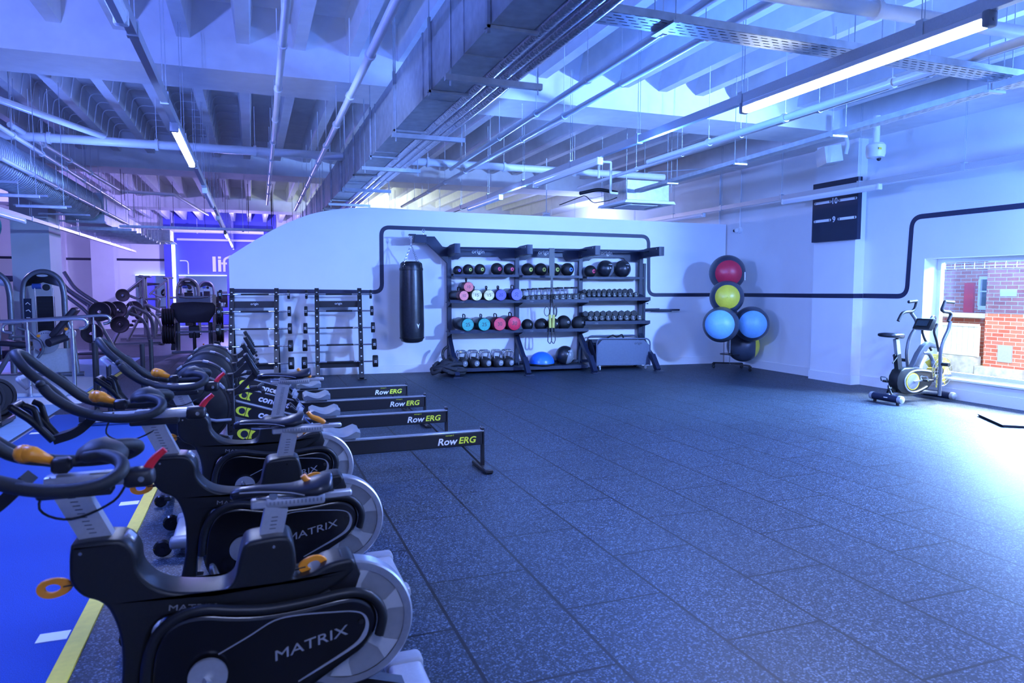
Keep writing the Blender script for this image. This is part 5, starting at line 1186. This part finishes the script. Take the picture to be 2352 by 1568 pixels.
# ---------------------------------------------------------------- ball stand in the corner
t = thing('ball_stand', 'thin chrome and black wheeled stand holding exercise balls in the corner', 'ball stand', (8.46, 10.88, 0))
MB().use('chrome').cyl((0, 0, .1), (0, 0, 1.75), .014, 12).build('pole', t)
for a in (R(100), R(-62), R(18)):
    e = V((.4*math.cos(a), .4*math.sin(a), .1)); MB().use('black').bar((0, 0, .13), e, .04, .025).build('foot', t)
    MB().use('black').disc((e.x, e.y, .034), (math.cos(a+1.3), math.sin(a+1.3), 0), .034, .03, 18, .006).box((e.x, e.y, .08), (.04, .04, .03)).build('caster', t)
for z, rs in ((.3, .32), (.68, .34), (1.17, .2), (1.56, .2)):
    MB().use('black').cyl((0, 0, z-.025), (0, 0, z+.025), .026, 14).cyl((0, -.02, z), (-.06, -.09, z), .007, 8).sph((-.065, -.095, z), .016, 10).build('collar', t)
    MB().use('black').tube([(rs*math.cos(q)*.55, rs*math.sin(q)*.55, z) for q in [2*PI*k/20 for k in range(20)]], .007, n=6, closed=True).bar((-rs*.55, 0, z), (rs*.55, 0, z), .01, .01).build('ball_ring', t)
MB().use('white').cyl((0.03, -.34, 1.69), (.03, -.34, 1.84), .011, 10).build('top_peg', t)
def exball(label, loc, r, col, axis, part=.62, k=.978, dark='bdark'):
    loc = (loc[0]*k, loc[1]*k, 1.55+(loc[2]-1.55)*k); r *= k
    t = thing('exercise_ball', label, 'exercise ball', loc, 0, 'exercise balls on the corner stand')
    z = V(axis).normalized(); x = z.orthogonal(); m = frame((0, 0, 0), x, z.cross(x)); n = 22; k0 = part
    b = MB().use(dark).lathe([(max(1e-4, r*math.sin(q)), r*math.cos(q)) for q in [k0+(PI-k0)*i/n for i in range(n+1)]], m, 40)
    b.build('ball_band', t, ang=180)
    MB().use(col).lathe([(max(1e-4, r*1.001*math.sin(q)), r*1.001*math.cos(q)) for q in [k0*i/10 for i in range(11)]], m, 40).lathe([(.001, r*1.004), (.012, r*1.004), (.014, r*.998)], m, 14).build('coloured_cap', t, ang=180)
    return t
exball('dark ball with a red cap, topmost on the stand', (8.45, 11., 1.835), .335, 'bred', (-.62, -1, -.06), .8, 1.)
exball('dark ball with a yellow cap, second from the top', (8.451, 11., 1.372), .318, 'byel', (-.68, -1, .06), .78, .962)
exball('dark ball with a pale blue cap on the left of the stand', (8.28, 10.93, .86), .337, 'bsky', (-.95, -1, .06), .92, .955)
exball('dark ball with a pale blue cap on the right of the stand', (8.98, 10.93, .862), .335, 'bsky', (-.62, -1, 0), .88, .955)
exball('dark ball with a red cap hidden behind the two pale blue ones', (8.72, 11.42, .9), .31, 'bred', (-.6, -1, .3), .8)
exball('dark ball lying lowest with its yellow cap turned to the right', (8.98, 11.15, .42), .31, 'byel', (.95, -.6, .0), .85)
# ---------------------------------------------------------------- air bike
t = thing('air_bike', 'black air bike with a yellow-bladed fan by the window', 'exercise bike', (8.5, 6.97, 0))
def P(x, z, y=0.): return (x-8.5, y, z)
for x, nm in ((7.99, 'rear_stabilizer'), (8.955, 'front_stabilizer')):
    o = MB().use('navy').cyl(P(x, .075, -.22), P(x, .075, .22), .05, 20).build(nm, t)
    for y in (-1, 1): MB().use('silver').lathe([(.001, .042), (.03, .04), (.048, .026), (.053, 0), (.053, -.02), (.05, -.02)], frame(P(x, .075, y*.22), (1, 0, 0), (0, 0, -y)), 20).build('end_cap', o)
    if x < 8.5:
        for y in (-.18, .18): MB().use('black').cyl(P(x, 0, y), P(x, .03, y), .022, 12).build('levelling_foot', o)
        MB().use('print').box(P(x-.05, .085, -.03), (.004, .06, .012)).build('badge', o)
MB().use('gun').tube([P(7.99, .1), P(8.2, .13), P(8.4, .1), P(8.6, .13), P(8.95, .08)], .03, n=10, fil=.1).build('base_tube', t, ang=60)
MB().use('plastic').prism([(x-8.5, z) for x, z in ((8.09, .27), (8.10, .36), (8.15, .44), (8.22, .475), (8.4, .47), (8.7, .43), (8.76, .36), (8.74, .24), (8.67, .17), (8.5, .115), (8.3, .105), (8.18, .14), (8.11, .2))], .15, bev=.02, seg=2).build('body_shroud', t, ang=50)
cv = MB().use('silver').tube(smooth([P(x, z, -.078) for x, z in ((8.70, .405), (8.56, .425), (8.42, .43), (8.31, .405), (8.24, .345), (8.225, .285), (8.25, .21), (8.32, .155), (8.43, .14), (8.55, .17), (8.64, .205))], 5), .012, n=8).build('cover_trim', t, ang=60)
MB().use('yellow').lathe([(.105, .078), (.105, .084), (.116, .086), (.118, .078)], frame(P(8.37, .285), (1, 0, 0), (0, 0, 1)), 36).build('yellow_ring', cv)
MB().use('silver').lathe([(.001, .078), (.105, .078), (.1, .088), (.001, .09)], frame(P(8.37, .285), (1, 0, 0), (0, 0, 1)), 36).build('crank_disc', cv)
# fan with cage
fc = V(P(8.92, .40)); m = frame(fc, (1, 0, 0), (0, 0, 1))
fan = MB().use('black').cyl(fc+V((0, -.06, 0)), fc+V((0, .06, 0)), .05, 20).build('fan_hub', t)
for k in range(8):
    a = 2*PI*k/8; u = V((math.cos(a), 0, math.sin(a))); v = V((-math.sin(a), 0, math.cos(a)))
    MB().use('yellow').box(fc+u*.145, (.17, .13, .006), Matrix((u, V((0, 1, .0)), v)).transposed() @ Matrix.Rotation(R(58), 3, 'X')).build('fan_blade', fan)
MB().use('clear').lathe([(.06, -.075), (.2, -.07), (.225, -.045), (.225, .045), (.2, .07), (.06, .075)], m, 44).build('fan_cover', t)
b = MB().use('silver')
for rr_ in (.1, .15, .2): b.tube([fc+V((rr_*math.cos(q), -.08, rr_*math.sin(q))) for q in [2*PI*k/32 for k in range(32)]], .003, n=5, closed=True)
for k in range(16): a = 2*PI*k/16; b.bar(fc+V((.06*math.cos(a), -.079, .06*math.sin(a))), fc+V((.22*math.cos(a), -.072, .22*math.sin(a))), .003, .003)
b.build('fan_grille', t)
# main spine and console
MB().use('gun').prism([(x-8.5, z) for x, z in ((8.40, .46), (8.47, .49), (8.53, .47), (8.62, .66), (8.70, .76), (8.82, .72), (8.86, .72), (8.82, .79), (8.70, .81), (8.6, .76), (8.52, .66))], .08, bev=.01).build('spine', t, ang=50)
MB().use('gun').tube([P(8.6, .66, -.02), P(8.72, .66, -.02), P(8.80, .55, -.02), P(8.82, .45, -.02)], .026, n=10, fil=.08).build('fan_fork', t, ang=60)
for y in (-.09, .09): MB().use('black').tube([P(8.86, .68, y*.6), P(8.76, .84, y), P(8.70, .96, y), P(8.76, 1.06, y)], .016, n=10, fil=.05).build('console_stay', t, ang=60)
c = MB().use('plastic').prism([(x-8.5, z) for x, z in ((8.56, .99), (8.64, 1.13), (8.69, 1.13), (8.68, 1.02), (8.62, .97))], .26, bev=.012).build('console', t, ang=50)
MB().use('screen').box(P(8.592, 1.07), (.004, .17, .085), Matrix.Rotation(R(30), 3, 'Y')).build('screen', c)
MB().use('chrome').tube([P(8.72+.05*math.cos(q), 1.12+.05*math.sin(q), -.06) for q in [2*PI*k/18 for k in range(18)]], .01, n=8, closed=True).build('bottle_cage', t)
# moving handles and foot pegs
for sg in (-1, 1):
    y = sg*.25; lo = [(8.66, .10), (8.66, .45), (8.64, .62), (8.66, .8), (8.78, 1.0), (8.80, 1.10)] if sg < 0 else [(8.66, .10), (8.66, .45), (8.62, .62), (8.66, .85), (8.80, 1.02), (8.78, 1.10), (8.68, 1.2)]
    h = MB().use('gun').tube([P(x, z, y) for x, z in lo], .023, n=12, fil=.08).build('handle_arm', t, ang=60)
    if sg < 0: gp = [(8.76, 1.10, 0), (8.81, 1.19, 0), (8.78, 1.225, 0), (8.66, 1.235, 0), (8.63, 1.26, 0), (8.68, 1.37, 0)]
    else: gp = [(8.44, 1.09, 0), (8.5, 1.19, 0), (8.56, 1.215, 0), (8.70, 1.22, 0), (8.75, 1.26, 0), (8.78, 1.37, 0)]
    MB().use('rubber').tube([P(x, z, y) for x, z, _ in gp], .022, n=12, fil=.05).build('grip', h, ang=60)
    ex = gp[-1]; MB().use('rubber').cyl(P(ex[0], ex[1]-.005, y), P(ex[0]+.02*sg*-1, ex[1]-.01, y-.0) if 0 else P(ex[0]+(.16 if sg < 0 else -.15), ex[1]-.015, y), .021, 14).sph(P(ex[0]+(.16 if sg < 0 else -.15), ex[1]-.015, y), .023, 12).build('end_grip', h)
    MB().use('rubber').cyl(P(8.66, .53, y), P(8.66, .53, y+sg*.12), .024, 14).build('foot_peg', h)
    cr = MB().use('silver').bar(P(8.37, .285, sg*.1), P(8.37+.16*(1 if sg < 0 else -1), .285+.02*-sg-.0, sg*.13), .03, .014).build('crank', t)
    e = V(P(8.37+.16*(1 if sg < 0 else -1), .285+.02*-sg, sg*.18)); MB().use('black').box(e, (.11, .09, .03), bev=.006).use('chrome').tube([e+V((-.06, -.05, 0)), e+V((-.08, -.05, .06)), e+V((-.08, .05, .06)), e+V((-.06, .05, 0))], .009, n=6, fil=.02).build('pedal', cr)
# seat
sp = MB().use('silver').tube([P(8.205, .44), P(8.125, .865)], .03, sq=(.026, .03)).build('seat_post', t)
text('lettering', 'MATRIX', .035, frame(P(8.19, .56, -.0272), (-.18, 0, .98), (-.98, 0, -.18)), 'dprint', sp)
MB().use('black').box(P(8.17, .56), (.075, .064, .2), Matrix.Rotation(R(-10.6), 3, 'Y')).cyl(P(8.12, .62, -.03), P(8.02, .545, -.05), .008, 8).cyl(P(8.1, .64), P(8.15, .63), .022, 12).build('seat_clamp', t)
sd = MB().use('leather'); rings = []
for x, hw_, zt, zb in ((7.88, .02, .93, .91), (7.90, .1, .95, .895), (7.98, .125, .955, .885), (8.08, .11, .95, .88), (8.16, .075, .945, .868), (8.22, .055, .94, .866), (8.245, .03, .925, .88)):
    rings.append(sd.ring([(x-8.5, hw_*math.cos(q), (zt+zb)/2+(zt-zb)/2*(1 if math.sin(q) > 0 else -1)*abs(math.sin(q))**.6) for q in [2*PI*i/18 for i in range(18)]]))
sd.skin(rings).build('saddle', t, ang=180)
MB().use('black').tube([P(7.97, .13, -.1), P(7.96, .22, -.06), P(8.02, .24, 0), P(8.1, .18, .06), P(8.12, .12, .1)], .014, n=8, fil=.06).tube([P(7.96, .2, -.08), P(8.05, .22, -.02), P(8.12, .12, .0)], .012, n=8, fil=.05).build('carry_handle', t, ang=60)
# mat on the floor
t = thing('rubber_mat', 'thin dark mat lying on the floor at the right edge under the window', 'mat', (8.35, 5.3, 0)); t.rotation_euler = (0, 0, R(-35))
MB().use('rubber').prism([(-.42, 0), (.5, 0), (.5, .022), (-.44, .03)], .72, Matrix.Translation((0, .03, 0)), bev=.006).build('mat_body', t)
# plant tip above the window
t = thing('potted_plant', 'green leaf tip at the right edge above the window', 'plant', (8.98, 5.83, 1.9))
b = MB().use('leaf')
for k in range(7): a = k*.9; b.tube(smooth([(0, 0, 0), (.05*math.cos(a), .08*math.sin(a)-.05, .08), (.1*math.cos(a), .12*math.sin(a)-.1, .04)], 3), [.004, .012, .018, .018, .016, .01, .003], n=6)
b.build('leaves', t, ang=180); MB().use('white').box((.08, -.15, -.0), (.16, .3, .05)).build('bracket_shelf', t)
# ---------------------------------------------------------------- outside the window
st('ground', MB().use('road').box((16.5, 8, -.35), (14, 24, .3)))
X = 13.2
t = thing('brick_house', 'red brick house front with a pier across the road outside the window', 'house', (X, 9, -.2))
MB().use('brick').box((.25, -.02, 1.9), (.5, .78, 3.6)).build('pier', t)
MB().use('stone').box((.2, -.02, .12), (.7, .9, .26)).build('plinth', t)
MB().use('brick').box((.75, 1.6, 1.9), (.3, 2.6, 3.6)).box((.75, -2.4, 1.9), (.3, 4.0, 3.6)).build('wall', t)
w_ = MB().use('white').box((.56, .68, 1.35), (.06, .46, .08)).box((.56, .68, 1.95), (.06, .46, .06)).box((.56, .46, 1.655), (.056, .05, .53)).box((.56, .9, 1.655), (.056, .05, .53)).box((.56, .68, 1.65), (.05, .03, .66)).box((.56, .68, 1.68), (.05, .44, .03)).build('window_frame', t)
MB().use('screen').box((.59, .68, 1.65), (.02, .42, .6)).build('pane', w_)
MB().use('white').box((.4, .75, 1.2), (.25, 1.9, .09)).build('sill', t)
MB().use('red').box((.56, 1.12, 1.55), (.05, .2, .6)).build('shutter', t)
MB().use('lgrey').box((-.012, -.05, .52), (.03, .26, .32)).build('meter_box', t)
MB().use('print').box((-.006, -.05, 1.66), (.015, .3, .13)).build('name_plate', t)
t = thing('timber_fence', 'pale timber fence panel between the brick pier and the wall outside', 'fence', (X-.1, 10.1, -.1))
b = MB().use('fence')
for k in range(12): b.box((0, -.66+k*.115, .62), (.025, .108, .6))
b.build('boards', t); MB().use('fence').box((-.02, 0, .93), (.06, 1.4, .05)).box((-.02, 0, .36), (.05, 1.4, .06)).build('rail', t); MB().use('stone').box((.05, 0, .11), (.2, 1.3, .42)).build('base_wall', t)
# ---------------------------------------------------------------- light, outside, camera
w = bpy.data.worlds.new('World'); sc.world = w; w.use_nodes = True
bg = w.node_tree.nodes['Background']; bg.inputs[0].default_value = (.75, .86, 1, 1); bg.inputs[1].default_value = 2.2
def area(n, loc, rot, sx, sy, col, e, spread=PI):
    d = bpy.data.lights.new(n, 'AREA'); d.shape = 'RECTANGLE'; d.size = sx; d.size_y = sy; d.color = col; d.energy = e; d.spread = spread
    o = bpy.data.objects.new(n, d); COL.objects.link(o); o.location = loc; o.rotation_euler = rot; return o
def point(n, loc, col, e, r=.06):
    d = bpy.data.lights.new(n, 'POINT'); d.color = col; d.energy = e; d.shadow_soft_size = r
    o = bpy.data.objects.new(n, d); COL.objects.link(o); o.location = loc; return o
BL = (.1, .27, 1.); VI = (.13, .22, 1.); WH = (.44, .54, 1.)
def spot(n, loc, to, col, e, ang, r=.06, blend=.5):
    d = bpy.data.lights.new(n, 'SPOT'); d.color = col; d.energy = e; d.spot_size = R(ang); d.spot_blend = blend; d.shadow_soft_size = r
    o = bpy.data.objects.new(n, d); COL.objects.link(o); o.location = loc; o.rotation_euler = (V(to)-V(loc)).to_track_quat('-Z', 'Y').to_euler(); return o
point('blue_flood_and_fill', (7.7, 3.1, 2.9), BL, 1150)
point('blue_flood_and_fill', (3.72, 5.9, 2.88), (.06, .2, 1.), 300)  # added fill to turn the mid floor bluer, no fitting here
point('blue_flood_and_fill', (-2.2, 4.2, 3.0), VI, 560)
spot('blue_spot', (7.9, 3.0, 2.85), (3.2, 12.4, 1.7), (.23, .44, 1.), 3500, 62)
spot('blue_spot', (-2.3, 5.0, 2.5), (8.6, 11.6, 1.6), (.2, .34, 1.), 1500, 48)
point('blue_flood_and_fill', (-1.9, 10.4, 2.9), (.12, .24, 1.), 75)  # added fill for the dark joist bays on the left, no lamp body
point('blue_flood_and_fill', (3.72, 9.8, 2.9), (.14, .3, 1.), 120)  # invented fill for the joist bays right of the duct, hangs bare
point('blue_flood_and_fill', (8.36, 17.5, 2.9), (.3, .4, 1.), 300)  # added blue fill for the space behind the partition
area('batten_and_fill', (3.72, 3.69, 2.93), (0, 0, 0), .06, 1.9, WH, 240)
area('batten_and_fill', (-.61, 7.98, 2.93), (0, 0, 0), .06, 1.9, WH, 140)
area('batten_and_fill', (8.36, 3.4, 2.93), (0, 0, 0), .06, 1.9, WH, 160)
area('batten_and_fill', (.5, -1.0, 2.95), (0, 0, 0), .1, 1.9, WH, 100)  # added room fill behind the camera, no batten at this spot
area('batten_and_fill', (6.0, -1.0, 2.95), (0, 0, 0), .1, 1.9, WH, 100)  # second added room fill, also without a batten
point('violet_fill', (-6.5, 19, 3.4), (.34, .28, 1.), 1050)  # added violet fill for the far walls, no flood lamp there
point('violet_fill', (-.61, 26.5, 2.9), (.34, .28, 1.), 1000)  # bare violet fill added under the track, no fitting
point('hall_fill', (3.72, 22, 2.9), (.85, 1., .9), 260, .3)  # bare point light added to brighten the hall behind the partition
area('daylight', (10.8, 5.2, 2.95), (0, R(60), 0), 1.3, 4.8, (.78, .9, 1.), 15000)
cam = bpy.data.cameras.new('camera'); co = bpy.data.objects.new('camera', cam); COL.objects.link(co)
cam.sensor_width = 36; cam.lens = 1600/2352*36; cam.clip_start = .05; cam.clip_end = 200
yaw = math.atan(598/1605.); pit = math.atan(123/1600.)
co.location = (0, 0, 1.55); co.rotation_euler = (PI/2-pit, 0, -yaw); sc.camera = co
sc.view_settings.view_transform = 'Standard'; sc.view_settings.look = 'None'; sc.view_settings.gamma = 1; sc.view_settings.use_curve_mapping = False
sc.view_settings.exposure = 0.

cam.dof.use_dof = True; cam.dof.focus_distance = 11.; cam.dof.aperture_fstop = 4.
